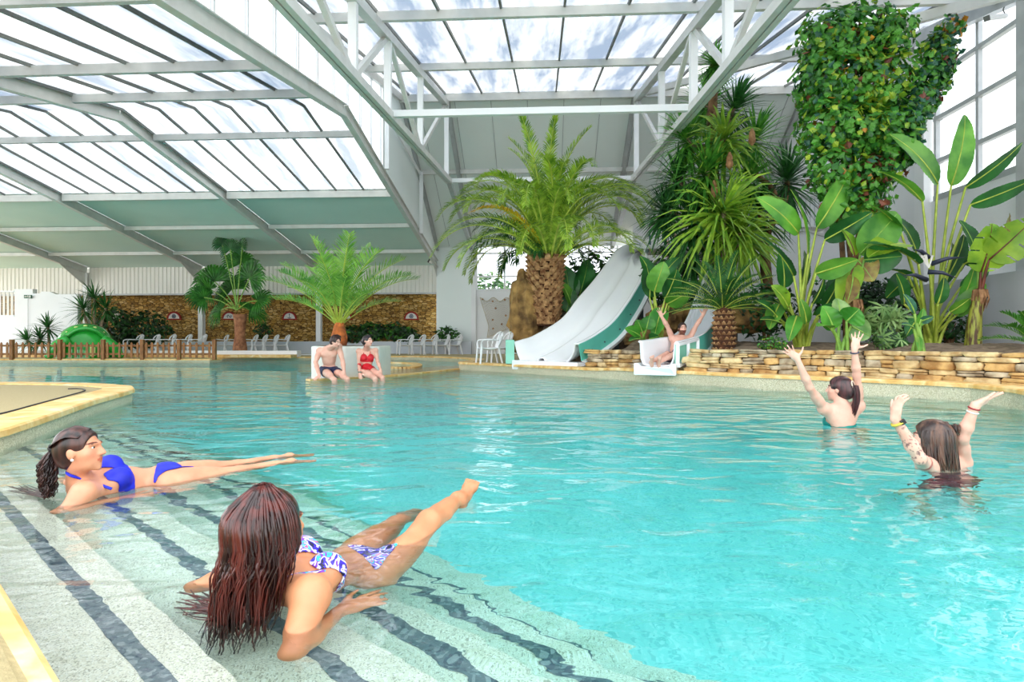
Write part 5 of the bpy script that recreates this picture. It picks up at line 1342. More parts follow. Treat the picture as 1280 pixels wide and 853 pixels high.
# ================================================================ people: one smooth surface grown round a posed skeleton
def nrm(v): v = Vector(v); return v/ v.length
class Field:
    """blended distance field on a grid; the zero level is the skin"""
    def __init__(s, lo, hi, h):
        s.h = h; s.lo = np.array(lo, dtype=np.float32)-3*h
        n = np.ceil((np.array(hi)-np.array(lo))/h).astype(int)+7
        s.d = np.full(n, .5, dtype=np.float32); s.n = n
    def _box(s, lo, hi):
        a = np.maximum(np.floor((np.array(lo)-s.lo)/s.h).astype(int), 0); b = np.minimum(np.ceil((np.array(hi)-s.lo)/s.h).astype(int)+1, s.n)
        if np.any(b <= a): return None, None
        ax = [s.lo[i]+np.arange(a[i], b[i], dtype=np.float32)*s.h for i in range(3)]
        return tuple(slice(a[i], b[i]) for i in range(3)), np.meshgrid(*ax, indexing='ij')
    def _mix(s, sl, dn, k, sub=False):
        d = s.d[sl]
        if sub:
            hh = np.clip(.5-.5*(d+dn)/k, 0, 1); s.d[sl] = d*(1-hh)+(-dn)*hh+k*hh*(1-hh)
        else:
            hh = np.clip(.5+.5*(d-dn)/k, 0, 1); s.d[sl] = d*(1-hh)+dn*hh-k*hh*(1-hh)
    def cone(s, a, b, ra, rb, k=.02, sub=False):
        a = np.array(a, dtype=np.float32); b = np.array(b, dtype=np.float32); m = max(ra, rb)+k*1.5+2*s.h
        sl, X = s._box(np.minimum(a, b)-m, np.maximum(a, b)+m)
        if sl is None: return
        ab = b-a; L2 = float(ab @ ab)+1e-9
        t = np.clip(((X[0]-a[0])*ab[0]+(X[1]-a[1])*ab[1]+(X[2]-a[2])*ab[2])/L2, 0, 1)
        dn = np.sqrt((X[0]-a[0]-t*ab[0])**2+(X[1]-a[1]-t*ab[1])**2+(X[2]-a[2]-t*ab[2])**2)-(ra+(rb-ra)*t)
        s._mix(sl, dn, k, sub)
    def ell(s, c, r, k=.02, R=None, sub=False):
        c = np.array(c, dtype=np.float32); m = max(r)+k*1.5+2*s.h
        sl, X = s._box(c-m, c+m)
        if sl is None: return
        q = [X[i]-c[i] for i in range(3)]
        if R is not None:
            A = np.array(R, dtype=np.float32)       # rows: local axes in world
            q = [A[i][0]*q[0]+A[i][1]*q[1]+A[i][2]*q[2] for i in range(3)]
        k0 = np.sqrt(sum((q[i]/r[i])**2 for i in range(3))); k1 = np.sqrt(sum((q[i]/r[i]**2)**2 for i in range(3)))+1e-9
        s._mix(sl, k0*(k0-1)/k1, k, sub)
    def mesh(s):
        d = s.d; n = d.shape; ins = d < 0
        c = np.zeros((n[0]-1, n[1]-1, n[2]-1), dtype=np.int8)
        for i in (0,1):
            for j in (0,1):
                for k in (0,1): c += ins[i:n[0]-1+i, j:n[1]-1+j, k:n[2]-1+k]
        act = (c > 0) & (c < 8); idx = np.full(c.shape, -1, dtype=np.int64); P_ = np.argwhere(act); idx[act] = np.arange(len(P_))
        acc = np.zeros((len(P_), 3)); cnt = np.zeros(len(P_))
        cor = [(i,j,k) for i in (0,1) for j in (0,1) for k in (0,1)]
        for a in cor:
            for ax in range(3):
                if a[ax]: continue
                b = list(a); b[ax] = 1
                da = d[P_[:,0]+a[0], P_[:,1]+a[1], P_[:,2]+a[2]]; db = d[P_[:,0]+b[0], P_[:,1]+b[1], P_[:,2]+b[2]]
                m = (da < 0) != (db < 0); t = np.where(m, da/(da-db+1e-12), 0)
                p = P_+np.array(a); p = p.astype(float); p[:,ax] += t
                acc[m] += p[m]; cnt[m] += 1
        vs = acc/cnt[:,None]*s.h+s.lo; fs = []
        for ax in range(3):
            u, w = (ax+1) % 3, (ax+2) % 3
            sl0 = [slice(1,-1)]*3; sl0[ax] = slice(0, n[ax]-1); sl1 = list(sl0); sl1[ax] = slice(1, n[ax])
            x = ins[tuple(sl0)] != ins[tuple(sl1)]; q = np.argwhere(x); off = np.array([1,1,1]); off[ax] = 0; q = q+off
            flip = ins[q[:,0], q[:,1], q[:,2]]
            def cell(du, dw):
                r = q.copy(); r[:,u] -= du; r[:,w] -= dw; return idx[r[:,0], r[:,1], r[:,2]]
            A, B_, C_, D_ = cell(1,1), cell(0,1), cell(0,0), cell(1,0)
            f = np.stack([A, B_, C_, D_], 1); f[~flip] = f[~flip][:, ::-1]; fs.append(f)
        return vs.astype(np.float32), np.concatenate(fs)
def mesh_obj(name, vs, fs, m, parent, smooth=3):
    me = bpy.data.meshes.new(name); me.from_pydata((vs-np.array(parent['_org'])).tolist(), [], fs.tolist()); me.materials.append(m)
    bm = bmesh.new(); bm.from_mesh(me)
    for i in range(smooth): bmesh.ops.smooth_vert(bm, verts=bm.verts, factor=.5, use_axis_x=True, use_axis_y=True, use_axis_z=True)
    bm.to_mesh(me); bm.free()
    me.polygons.foreach_set('use_smooth', [True]*len(me.polygons)); me.update()
    o = bpy.data.objects.new(name, me); C.objects.link(o); o.parent = parent; o['_org'] = tuple(parent['_org'])
    return o
def paint(me, fn, org):
    at = me.color_attributes.new('tint', 'FLOAT_COLOR', 'POINT'); n = len(me.vertices)
    co = np.empty(n*3, dtype=np.float32); me.vertices.foreach_get('co', co); co = co.reshape(-1,3)+np.array(org)
    col = np.ones((n,4), dtype=np.float32); fn(co, col); at.data.foreach_set('color', col.ravel())
def garment(body, name, m, sel, off=.004, parent=None, label=None):
    """cloth that follows the body: the selected skin faces, lifted off the skin"""
    me = body.data; org = np.array(body['_org'])
    n = len(me.vertices); co = np.empty(n*3, dtype=np.float32); me.vertices.foreach_get('co', co); co = co.reshape(-1,3)
    no = np.empty(n*3, dtype=np.float32); me.vertices.foreach_get('normal', no); no = no.reshape(-1,3)
    inn = sel(co+org)                       # signed: >0 inside the cloth
    F_ = np.array([p.vertices[:] for p in me.polygons]); ok = (inn[F_] > 0).sum(1) >= 2
    F_ = F_[ok]
    if len(F_) == 0: return None
    used = np.unique(F_); mp = -np.ones(n, dtype=int); mp[used] = np.arange(len(used))
    nm = bpy.data.meshes.new(name); nm.from_pydata((co[used]+no[used]*off).tolist(), [], mp[F_].tolist()); nm.materials.append(m)
    bm = bmesh.new(); bm.from_mesh(nm)
    for i in range(6):
        bd = [v for v in bm.verts if v.is_boundary]; new = {}
        for v in bd:
            nb = [e.other_vert(v).co for e in v.link_edges if e.is_boundary]
            if len(nb) == 2: new[v] = v.co*.5+(nb[0]+nb[1])*.25
        for v, c in new.items(): v.co = c
    bm.to_mesh(nm); bm.free()
    nm.polygons.foreach_set('use_smooth', [True]*len(nm.polygons))
    o = bpy.data.objects.new(name, nm); C.objects.link(o); o.parent = parent or body; o['_org'] = tuple(org)
    if label: o['label'] = label
    md = o.modifiers.new('thickness', 'SOLIDIFY'); md.thickness = off*.9; md.offset = 0
    return o
def frame(fwd, up):
    u = nrm(up); f = Vector(fwd); f = nrm(f-u*f.dot(u)); r = f.cross(u)
    return r, f, u            # right, forward, up
def head_prims(fd, c, fr, s, male=False, mouth=0.0):
    r, f, u = fr; c = Vector(c)
    L = lambda x, y, z: c+(r*x+f*y+u*z)*s
    R = (tuple(r), tuple(f), tuple(u))
    E = lambda p, rad, k, sub=False: fd.ell(L(*p), tuple(q*s for q in rad), k*s, R, sub)
    E((0,-.012,.030), (.074,.094,.082), .02)
    E((0,.030,-.030), (.062,.066,.075), .03)
    E((0,.044,-.070), (.045 if not male else .050,.044,.034), .025)
    fd.cone(L(0,.078,-.098), L(0,.080,-.094), .016*s, .014*s, .02*s)
    for q in (-1,1):
        E((q*.042,.052,-.022), (.024,.024,.024), .02)
        E((q*.031,.096,.012), (.016,.014,.0085), .012, True)
        E((q*.076,-.004,-.008), (.011,.020,.032), .006)
        fd.cone(L(q*.012,.094,.026), L(q*.048,.080,.028), .008*s, .007*s, .014*s)
    fd.cone(L(0,.094,.012), L(0,.114,-.026), .008*s, .012*s, .012*s)
    for q in (-1,1): E((q*.011,.100,-.030), (.010,.011,.008), .008)
    for q in (-1,1): E((q*.030,.078,.0205), (.0150,.0125,.0072), .006); E((q*.030,.078,-.0005), (.0140,.0110,.0050), .006)
    if mouth: E((0,.095,-.066), (.020,.03,.008+.014*mouth), .006, True); E((0,.086,-.050), (.024,.014,.007), .008)
    else:
        E((0,.091,-.053), (.022,.011,.006), .006); E((0,.090,-.064), (.019,.011,.007), .006)
    return L
def hand_prims(fd, w, d, n, s, curl=(.25,.25,.25,.3), spread=.12, th=(.75,.65), sc_=1.0, k=.006):
    """palm, four fingers and a thumb: d towards the fingers, n out of the palm's back, s towards the thumb"""
    w = Vector(w); d = nrm(d); n = Vector(n); n = nrm(n-d*n.dot(d)); s_ = nrm(d.cross(n)); s_ = s_ if s_.dot(Vector(s)) > 0 else -s_
    R = (tuple(s_), tuple(d), tuple(n)); c = w+d*.050*sc_
    fd.ell(c, (.040*sc_, .056*sc_, .0155*sc_), .012*sc_, R)
    fd.cone(w, c, .022*sc_, .022*sc_, .02*sc_)
    fd.ell(w+d*.04*sc_+s_*.024*sc_-n*.008*sc_, (.018*sc_,.034*sc_,.015*sc_), .012*sc_, R)
    LEN = (.078,.088,.082,.064)
    for q in range(4):
        x = (.030,.010,-.010,-.029)[q]
        b = w+d*(.096-.004*abs(q-1.2))*sc_+s_*x*sc_
        dd = nrm(d+s_*(x/.03)*spread); cu = curl[q]; p = b-dd*.012*sc_
        for g, fr_ in enumerate((.46,.30,.24)):
            a = cu*(.6+.6*g); dd = nrm(dd*math.cos(a)-n*math.sin(a)); e = p+dd*(LEN[q]*fr_+(.012 if g == 0 else 0))*sc_
            r0 = (.0095,.0085,.0078)[g]; fd.cone(p, e, r0*sc_, (r0-.0008)*sc_, k*sc_); p = e
    p = w+d*.022*sc_+s_*.026*sc_-n*.004*sc_; dd = nrm(d*th[0]+s_*th[1]-n*.15)
    for g, l in enumerate((.040,.034,.027)):
        e = p+dd*l*sc_; r0 = (.0135,.0108,.0095)[g]; fd.cone(p, e, r0*sc_, (r0-.0015)*sc_, .010*sc_); p = e; dd = nrm(dd*1+d*.22-n*.08)
def foot_prims(fd, ank, toe_d, up, sc_=1.0):
    a = Vector(ank); t = nrm(toe_d); u = Vector(up); u = nrm(u-t*u.dot(t)); s = t.cross(u)
    h = a-u*.055*sc_-t*.045*sc_
    fd.cone(a, h, .036*sc_, .032*sc_, .02*sc_)
    b = a-u*.062*sc_+t*.115*sc_
    fd.cone(a-u*.015*sc_, b, .036*sc_, .025*sc_, .03*sc_); fd.cone(h, b, .030*sc_, .022*sc_, .02*sc_)
    fd.cone(b-s*.024*sc_, b+s*.024*sc_, .022*sc_, .020*sc_, .02*sc_)
    for q in range(5):
        x = (-.034,-.015,.002,.018,.033)[q]; l = (.052,.050,.045,.038,.030)[q]
        fd.cone(b+s*x*sc_, b+s*x*1.1*sc_+t*l*sc_-u*.006*sc_, (.013 if q == 0 else .0105)*sc_, (.011 if q == 0 else .008)*sc_, .006*sc_)
def limb(fd, a, b, c, r, k=.025, bulge=0.0, bdir=None):
    fd.cone(a, b, r[0], r[1], k); fd.cone(b, c, r[2], r[3], k)
    if bulge:
        a, b, c = Vector(a), Vector(b), Vector(c); m = b.lerp(c, .3)+Vector(bdir)*.018
        fd.cone(b.lerp(c,.12)+Vector(bdir)*.010, m, r[2]*.8, bulge, k); fd.cone(m, b.lerp(c,.62), bulge, r[3]*1.1, k)
def person(label, loc, J, h, male=False, skin=None, dress=None, hand_kw=None, mouth=0.0, kids=None, tints=None, sm=3):
    """J: joints of the pose; returns the body and the head's local frame"""
    t = thing('person', label, 'person', loc)
    pts = [Vector(v) for kk, v in J.items() if kk == 'head' or kk[:2] in ('sh','hp','el','wr','kn','an')]
    lo = [min(p[i] for p in pts)-.24 for i in range(3)]; hi = [max(p[i] for p in pts)+.24 for i in range(3)]
    fd = Field(lo, hi, h)
    S_ = J.get('scale', 1.0)
    shL, shR, hpL, hpR = J['shL'], J['shR'], J['hpL'], J['hpR']
    ch = (shL+shR)/2; pv = (hpL+hpR)/2; up = nrm(ch-pv)
    sx = nrm(shR-shL); cf = Vector(J['chest_f']); cf = nrm(cf-up*cf.dot(up)); px_ = nrm(hpR-hpL); pf = Vector(J.get('pel_f', cf)); pf = nrm(pf-px_*pf.dot(px_)); pu = nrm(px_.cross(pf)); pu = pu if pu.dot(up) > 0 else -pu
    sx = nrm(cf.cross(up)) if nrm(cf.cross(up)).dot(sx) > 0 else -nrm(cf.cross(up))
    Rt = (tuple(sx), tuple(cf), tuple(up)); Rp = (tuple(px_), tuple(pf), tuple(pu))
    Tl = (ch-pv).length
    rib = ch-up*.13*S_; wa = pv.lerp(ch, .42)+cf*J.get('arch',0)
    if male:
        fd.ell(rib, (.150*S_,.108*S_,.165*S_), .04, Rt); fd.ell(ch-up*.04*S_, (.165*S_,.085*S_,.07*S_), .05, Rt)
        fd.ell(wa, (.128*S_,.092*S_,.13*S_), .06, Rt); fd.ell(pv+pu*.03*S_, (.145*S_,.105*S_,.11*S_), .06, Rp)
        for q in (-1,1): fd.ell(ch+sx*q*.075*S_-up*.10*S_+cf*.075*S_, (.075*S_,.035*S_,.058*S_), .03, Rt)
    else:
        fd.ell(rib, (.128*S_,.095*S_,.150*S_), .04, Rt); fd.ell(ch-up*.03*S_, (.130*S_,.070*S_,.06*S_), .05, Rt)
        fd.ell(wa, (.104*S_,.080*S_,.12*S_), .06, Rt); fd.ell(pv+pu*.02*S_, (.150*S_,.105*S_,.105*S_), .06, Rp)
        for q in (-1,1): fd.ell(ch+sx*q*.066*S_-up*.135*S_+cf*.082*S_, (.056*S_,.052*S_,.056*S_), .025, Rt)
    for q in (-1,1): fd.ell(pv+px_*q*.068*S_-pf*.055*S_-pu*.03*S_, (.078*S_,.078*S_,.085*S_), .04, Rp)
    am = 1.22 if male else 1.0
    for sd, sh, el, wr in (('L',shL,J['elL'],J['wrL']), ('R',shR,J['elR'],J['wrR'])):
        fd.cone(ch+(sh-ch)*.3-up*.01, sh, .050*S_*am, .047*S_*am, .04)
        fd.ell(sh, (.050*S_*am,)*3, .03)
        fd.cone(ch-up*.10*S_+(sh-ch)*.55, sh, .045*S_*am, .04*S_*am, .05)
        d = (wr-el).normalized()
        fd.cone(sh, el, .044*S_*am, .034*S_*am, .025); m = sh.lerp(el,.45); fd.cone(m-(el-sh)*.1, m+(el-sh)*.12, .041*S_*am, .040*S_*am, .03)
        fd.cone(el, el.lerp(wr,.32), .034*S_*am, .037*S_*am, .02); fd.cone(el.lerp(wr,.32), wr, .037*S_*am, .0245*S_*am, .02)
        hk = (hand_kw or {}).get(sd)
        if hk: hand_prims(fd, wr, sc_=S_*(1.06 if male else .96), **hk)
    for sd, hp, kn, an in (('L',hpL,J.get('knL'),J.get('anL')), ('R',hpR,J.get('knR'),J.get('anR'))):
        if kn is None: continue
        d = (an-kn).normalized(); th = (kn-hp).normalized(); back = th-d
        back = -nrm(back) if back.length > .2 else -pf
        back = nrm(back-d*back.dot(d)); back = -back if back.dot(th) > .3 else back
        fd.cone(hp.lerp(kn,-.02), kn, .083*S_, .050*S_, .04); fd.cone(hp.lerp(kn,.25), hp.lerp(kn,.55), .078*S_, .066*S_, .04)
        fd.cone(kn, an, .047*S_, .031*S_, .025); fd.cone(kn.lerp(an,.14)+back*.012, kn.lerp(an,.36)+back*.020, .044*S_, .046*S_, .03); fd.cone(kn.lerp(an,.36)+back*.020, kn.lerp(an,.68), .046*S_, .034*S_, .03)
        if 'ft'+sd in J: foot_prims(fd, an, J['ft'+sd], J.get('fu'+sd, (0,0,1)), S_)
    hc = J['head']; fr_h = frame(J['face'], J['hup']); r, f, u = fr_h
    nb = hc-u*.075*S_-f*.018*S_
    fd.cone(ch+up*.015, nb, .058*S_*(1.12 if male else .92), .052*S_*(1.12 if male else .90), .03)
    fd.cone(ch+sx*.07*S_+up*.005, nb.lerp(ch,.5), .032*S_, .035*S_, .04); fd.cone(ch-sx*.07*S_+up*.005, nb.lerp(ch,.5), .032*S_, .035*S_, .04)
    L = head_prims(fd, hc, fr_h, S_*.99, male, mouth)
    vs, fs = fd.mesh(); body = mesh_obj('body', vs, fs, skin, t, sm)
    def tf(co, col):
        q = co-np.array(hc); lx = q @ np.array(r)/S_; ly = q @ np.array(f)/S_; lz = q @ np.array(u)/S_
        lip = ((lx/.024)**2+((lz+.058)/.0125)**2 < 1) & (ly > .074); col[lip,:3] = (.80,.42,.42)
        for q_ in (-1,1):
            br = (np.abs(lx-q_*.031) < .020) & (np.abs(lz-.034+.25*np.abs(lx-q_*.028)) < .0045) & (ly > .05); col[br,:3] = (.16,.10,.08)
        ck = np.exp(-((np.abs(lx)-.045)**2+(lz+.03)**2)/.0006)*(ly > .03); col[:,1] *= 1-.13*ck; col[:,2] *= 1-.13*ck
        if tints: tints(co, col, (lx, ly, lz))
    paint(body.data, tf, t['_org'])
    for q in (-1,1):
        mb = MB(); c = L(q*.0295,.0745,.010); mb.ball(c, .0116*S_, 12, 8); e = mb.build('eye', m_eyew, body, smooth=True)
        mb = MB(); mb.ball(c+f*.0070*S_, .0068*S_, 10, 6); mb.build('iris', m_iris, e, smooth=True) if False else None
        mb = MB(); mb.ball(c+f*.0056*S_, .0078*S_, 10, 6); mb.build('iris', m_iris, body, smooth=True)
    return t, body, L, fr_h
m_eyew = mat('eye_white', (.85,.84,.82), .2); m_iris = mat('dark_iris', (.03,.018,.010), .15)
def skin_mat(name, c1, c2): return mat(name, srgb(*c1), .42, srgb(*c2), 7, tint='tint', sss=.0, spec=.45, bump=.05, bscale=220)
m_skinA = skin_mat('tan_skin', (206,144,104), (190,124,86))
m_skinB = skin_mat('warm_skin', (218,156,122), (202,136,104))
m_skinP = skin_mat('pale_skin', (228,180,160), (214,160,140))
def cloth(name, col, col2, **kw): return mat(name, srgb(*col), .6, srgb(*col2), **kw)
m_navy = cloth('navy_cloth', (30,40,84), (18,26,58), scale=8)
m_red = cloth('red_cloth', (216,28,44), (184,18,34), scale=8)
m_blue_b = cloth('royal_blue_cloth', (24,40,214), (14,26,170), scale=10)
m_teal = cloth('teal_cloth', (16,140,128), (10,110,104), scale=10)
m_wine = cloth('wine_cloth', (120,30,48), (90,18,34), scale=8)
def print_mat():
    m, nt, out = nodes('printed_cloth'); p = N(nt, 'ShaderNodeBsdfPrincipled', Roughness=.5); tc = N(nt, 'ShaderNodeTexCoord')
    n = N(nt, 'ShaderNodeTexNoise', Scale=16, Detail=2, Distortion=1.5); nt.links.new(tc.outputs['Object'], n.inputs['Vector'])
    r = ramp(nt, [(.30, srgb(20,20,60)), (.38, srgb(60,40,200)), (.45, srgb(240,240,250)), (.52, srgb(120,50,200)), (.58, srgb(40,190,200)), (.64, srgb(220,70,140)), (.7, srgb(30,30,110))], 'CONSTANT')
    nt.links.new(n.outputs['Fac'], r.inputs['Fac']); nt.links.new(r.outputs['Color'], p.inputs['Base Color']); nt.links.new(p.outputs[0], out.inputs['Surface']); return m
m_print = print_mat()
def hairmat(name, a, b, rough=.35): return mat(name, srgb(*a), rough, srgb(*b), 30, stretch=(1,1,.12), spec=.5, lo=.4, hi=.6)
m_hairA = hairmat('wet_auburn_hair', (84,34,28), (34,13,12), .2)
m_hairB = hairmat('dark_curly_hair', (74,44,38), (26,15,14), .3)
m_hairC = hairmat('dark_brown_hair', (82,42,44), (36,20,22), .3)
m_hairD = hairmat('brown_streaked_hair', (96,66,50), (40,24,20), .3)
m_hairF = hairmat('short_brown_hair', (70,44,38), (34,20,18), .5)
m_hairG = hairmat('black_hair', (42,28,34), (18,12,16), .3)
def strand_lock(mb, pts, w, rnd, n=5):
    k = len(pts); mb.tube(pts, [w*(1-.75*(i/(k-1))**2)+.0006 for i in range(k)], n, flat=.55)
def hair_cap(parent, L, fr_h, S_, m, h, thick=.010, back=.0, front=.03, low=-.05, name='hair', sm=2):
    """hair hugging the skull: grown like the body, cut away from the face"""
    r, f, u = fr_h; c = L(0,0,0); fd = Field(c-V(.2,.2,.2), c+V(.2,.2,.2), h); R = (tuple(r), tuple(f), tuple(u))
    fd.ell(L(0,-.016,.034), tuple(q*S_ for q in (.078+thick*.8,.098+thick,.084+thick)), .02, R)
    fd.ell(L(0,-.055,-.02), tuple(q*S_ for q in (.068+thick*.5,.055+thick+back,.075)), .03, R)
    fd.ell(L(0,.115,low+.035), tuple(q*S_ for q in (.080,.080,.085-front*.3)), .012, R, True)
    for q in (-1,1): fd.ell(L(q*.085,.030,-.045), tuple(x*S_ for x in (.035,.045,.05)), .01, R, True)
    vs, fs = fd.mesh(); return mesh_obj(name, vs, fs, m, parent, sm)
# ================================================================ the bathers
TEST = globals().get('PEOPLE', 1)
X_, Z_ = V(1,0,0), V(0,0,1)
def sel_top(J, S_=1.0, drop=.135, r=.062, band=True, cut=.0):
    """two cups with a thin band, in the chest's frame"""
    ch = (J['shL']+J['shR'])/2; pv = (J['hpL']+J['hpR'])/2; up = nrm(ch-pv); cf = Vector(J['chest_f']); cf = nrm(cf-up*cf.dot(up)); sx = cf.cross(up)
    def f(co):
        q = co-np.array(ch); x = q @ np.array(sx)/S_; y = q @ np.array(cf)/S_; z = q @ np.array(up)/S_+drop
        ax = np.abs(np.abs(x)-.066)
        cup = np.where(y > .03, r-np.maximum(ax*1.0+np.maximum(z,0)*.55, np.abs(z)*.95), -1)
        bd = .011-np.abs(z+.040) if band else np.full(len(co), -1.)
        bd = np.where((np.abs(x) < .145) & (np.abs(y) < .2) & (np.abs(z) < .1), bd, -1)
        return np.maximum(cup, bd)
    return f
def sel_bottom(J, S_=1.0, hi=.045, leg=.055, male=False):
    pv = (J['hpL']+J['hpR'])/2; px_ = nrm(J['hpR']-J['hpL']); ch = (J['shL']+J['shR'])/2; cf = Vector(J.get('pel_f', J['chest_f']))
    pf = nrm(cf-px_*cf.dot(px_)); pu = nrm(px_.cross(pf)); pu = pu if pu.dot(ch-pv) > 0 else -pu
    def f(co):
        q = co-np.array(pv); x = q @ np.array(px_)/S_; y = q @ np.array(pf)/S_; z = q @ np.array(pu)/S_
        near = (np.abs(x) < .24) & (np.abs(y) < .24) & (np.abs(z) < .24)
        if male: return np.where(near, np.minimum(hi-z, z+.14), -1)
        v = np.minimum(hi-z, z+leg+.10-np.abs(x)*1.05-np.maximum(y,0)*.1)
        return np.where(near, v, -1)
    return f
def strap(parent, pts, m, w=.006, name='strap'):
    mb = MB(); mb.tube(catmull(pts, 14), w, 5, flat=.5); return mb.build(name, m, parent, smooth=True)

# ---- A: woman reclining on the steps, seen from behind -------------------------------------------------
def woman_recline_near():
    hc = P(337,662,1.82)
    J = dict(head=hc, face=V(.50,.86,.0), hup=V(-.06,-.02,1), chest_f=V(.30,.05,.95), pel_f=V(.15,-.05,1), arch=.01, scale=1.04)
    J['shL'] = P(296,722,2.01); J['shR'] = P(388,745,1.77)
    J['hpL'] = P(442,718,2.36); J['hpR'] = P(472,752,2.17)
    J['knR'] = P(536,653,2.56); J['anR'] = P(572,625,2.93); J['ftR'] = V(.20,.60,.55); J['fuR'] = V(-.35,-.45,.8)
    J['knL'] = P(500,668,2.76); J['anL'] = P(517,694,3.05); J['ftL'] = V(.72,.55,-.12); J['fuL'] = V(0,.1,1)
    J['elR'] = P(366,812,1.58); J['elR'].z = -.07; J['wrR'] = P(424,772,1.82); J['wrR'].z = -.075
    J['elL'] = P(246,742,1.97); J['wrL'] = P(300,752,2.16)
    hk = dict(R=dict(d=V(.75,.62,.1), n=V(.1,-.4,.9), s=V(-.5,.8,0), curl=(.2,.25,.3,.3)), L=dict(d=V(.7,.6,-.2), n=V(0,0,1), s=V(.6,-.7,0)))
    t, b, L, fr = person('woman with long wet auburn hair reclining on the pool steps, seen from behind', V(hc.x,hc.y,-.25), J, .0060, skin=m_skinA, hand_kw=hk, sm=3)
    garment(b, 'bikini_top', m_print, sel_top(J, r=.058), .004, label='purple and white printed bikini top')
    garment(b, 'bikini_bottom', m_print, sel_bottom(J, hi=.03, leg=.03), .004, label='purple and white printed bikini bottom')
    r, f, u = fr
    ch = (J['shL']+J['shR'])/2
    strap(b, [L(0,-.075,-.115), L(.05,-.05,-.125), J['shR'].lerp(ch,.55)+V(.02,0,.048), J['shR'].lerp(ch,.5)+V(.10,.03,.05)], m_print, .006, 'neck_strap')
    # hair: cap plus long wet locks
    hp = hair_cap(b, L, fr, 1.0, m_hairA, .005, .014, .02, .03, -.045)
    rnd = random.Random(8); mb = MB()
    for k in range(430):
        a = rnd.uniform(-2.75, 2.75); e = rnd.random()           # angle round the head from the back
        x, y = math.sin(a), -math.cos(a)
        if y > .45 and rnd.random() < .8: continue
        if x > .3 and y > .42: continue
        top_ = L(.022*x, -.01+.03*y, .134+rnd.uniform(-.006,.004))
        p1 = L(.091*x, -.018+.114*y, .060+rnd.uniform(-.01,.01)); p2 = L(.099*x+rnd.uniform(-.006,.006), -.02+.122*y, -.04)
        ln = rnd.uniform(.20,.36)*(1-.25*max(0,y))
        j = V(rnd.uniform(-.028,.028), rnd.uniform(-.028,.028), 0)
        p3 = L(.086*x-.012, -.05+.100*y, -.13)+j*.7; p4 = L(.052*x-.035, -.075+.075*y, -.05-ln)+j*1.5
        pts = catmull([top_, p1, p2, p3, p4], 16)
        for i in range(8, 17): pts[i] += V(.006*math.sin(i*1.3+k), .006*math.cos(i*1.1+k), 0)
        strand_lock(mb, pts, rnd.uniform(.0028,.0066), rnd, 5)
    mb.build('long_locks', m_hairA, hp, smooth=True, fix=False)
    mb = MB()
    for k in range(46):                                            # ends floating on the water
        s0 = L(rnd.uniform(-.06,.05), -.13, -.26); s0.z = rnd.uniform(-.01,.03); e0 = G(rnd.uniform(212,300), rnd.uniform(738,772), .0)
        m_ = s0.lerp(e0,.5)+V(rnd.uniform(-.03,.03), rnd.uniform(-.03,.03), 0); m_.z = .006; e0.z = .003
        pts = catmull([L(rnd.uniform(-.05,.05), -.13, -.17), s0, m_, e0], 14); strand_lock(mb, pts, rnd.uniform(.003,.007), rnd, 4)
    mb.build('floating_locks', m_hairA, hp, smooth=True, fix=False)
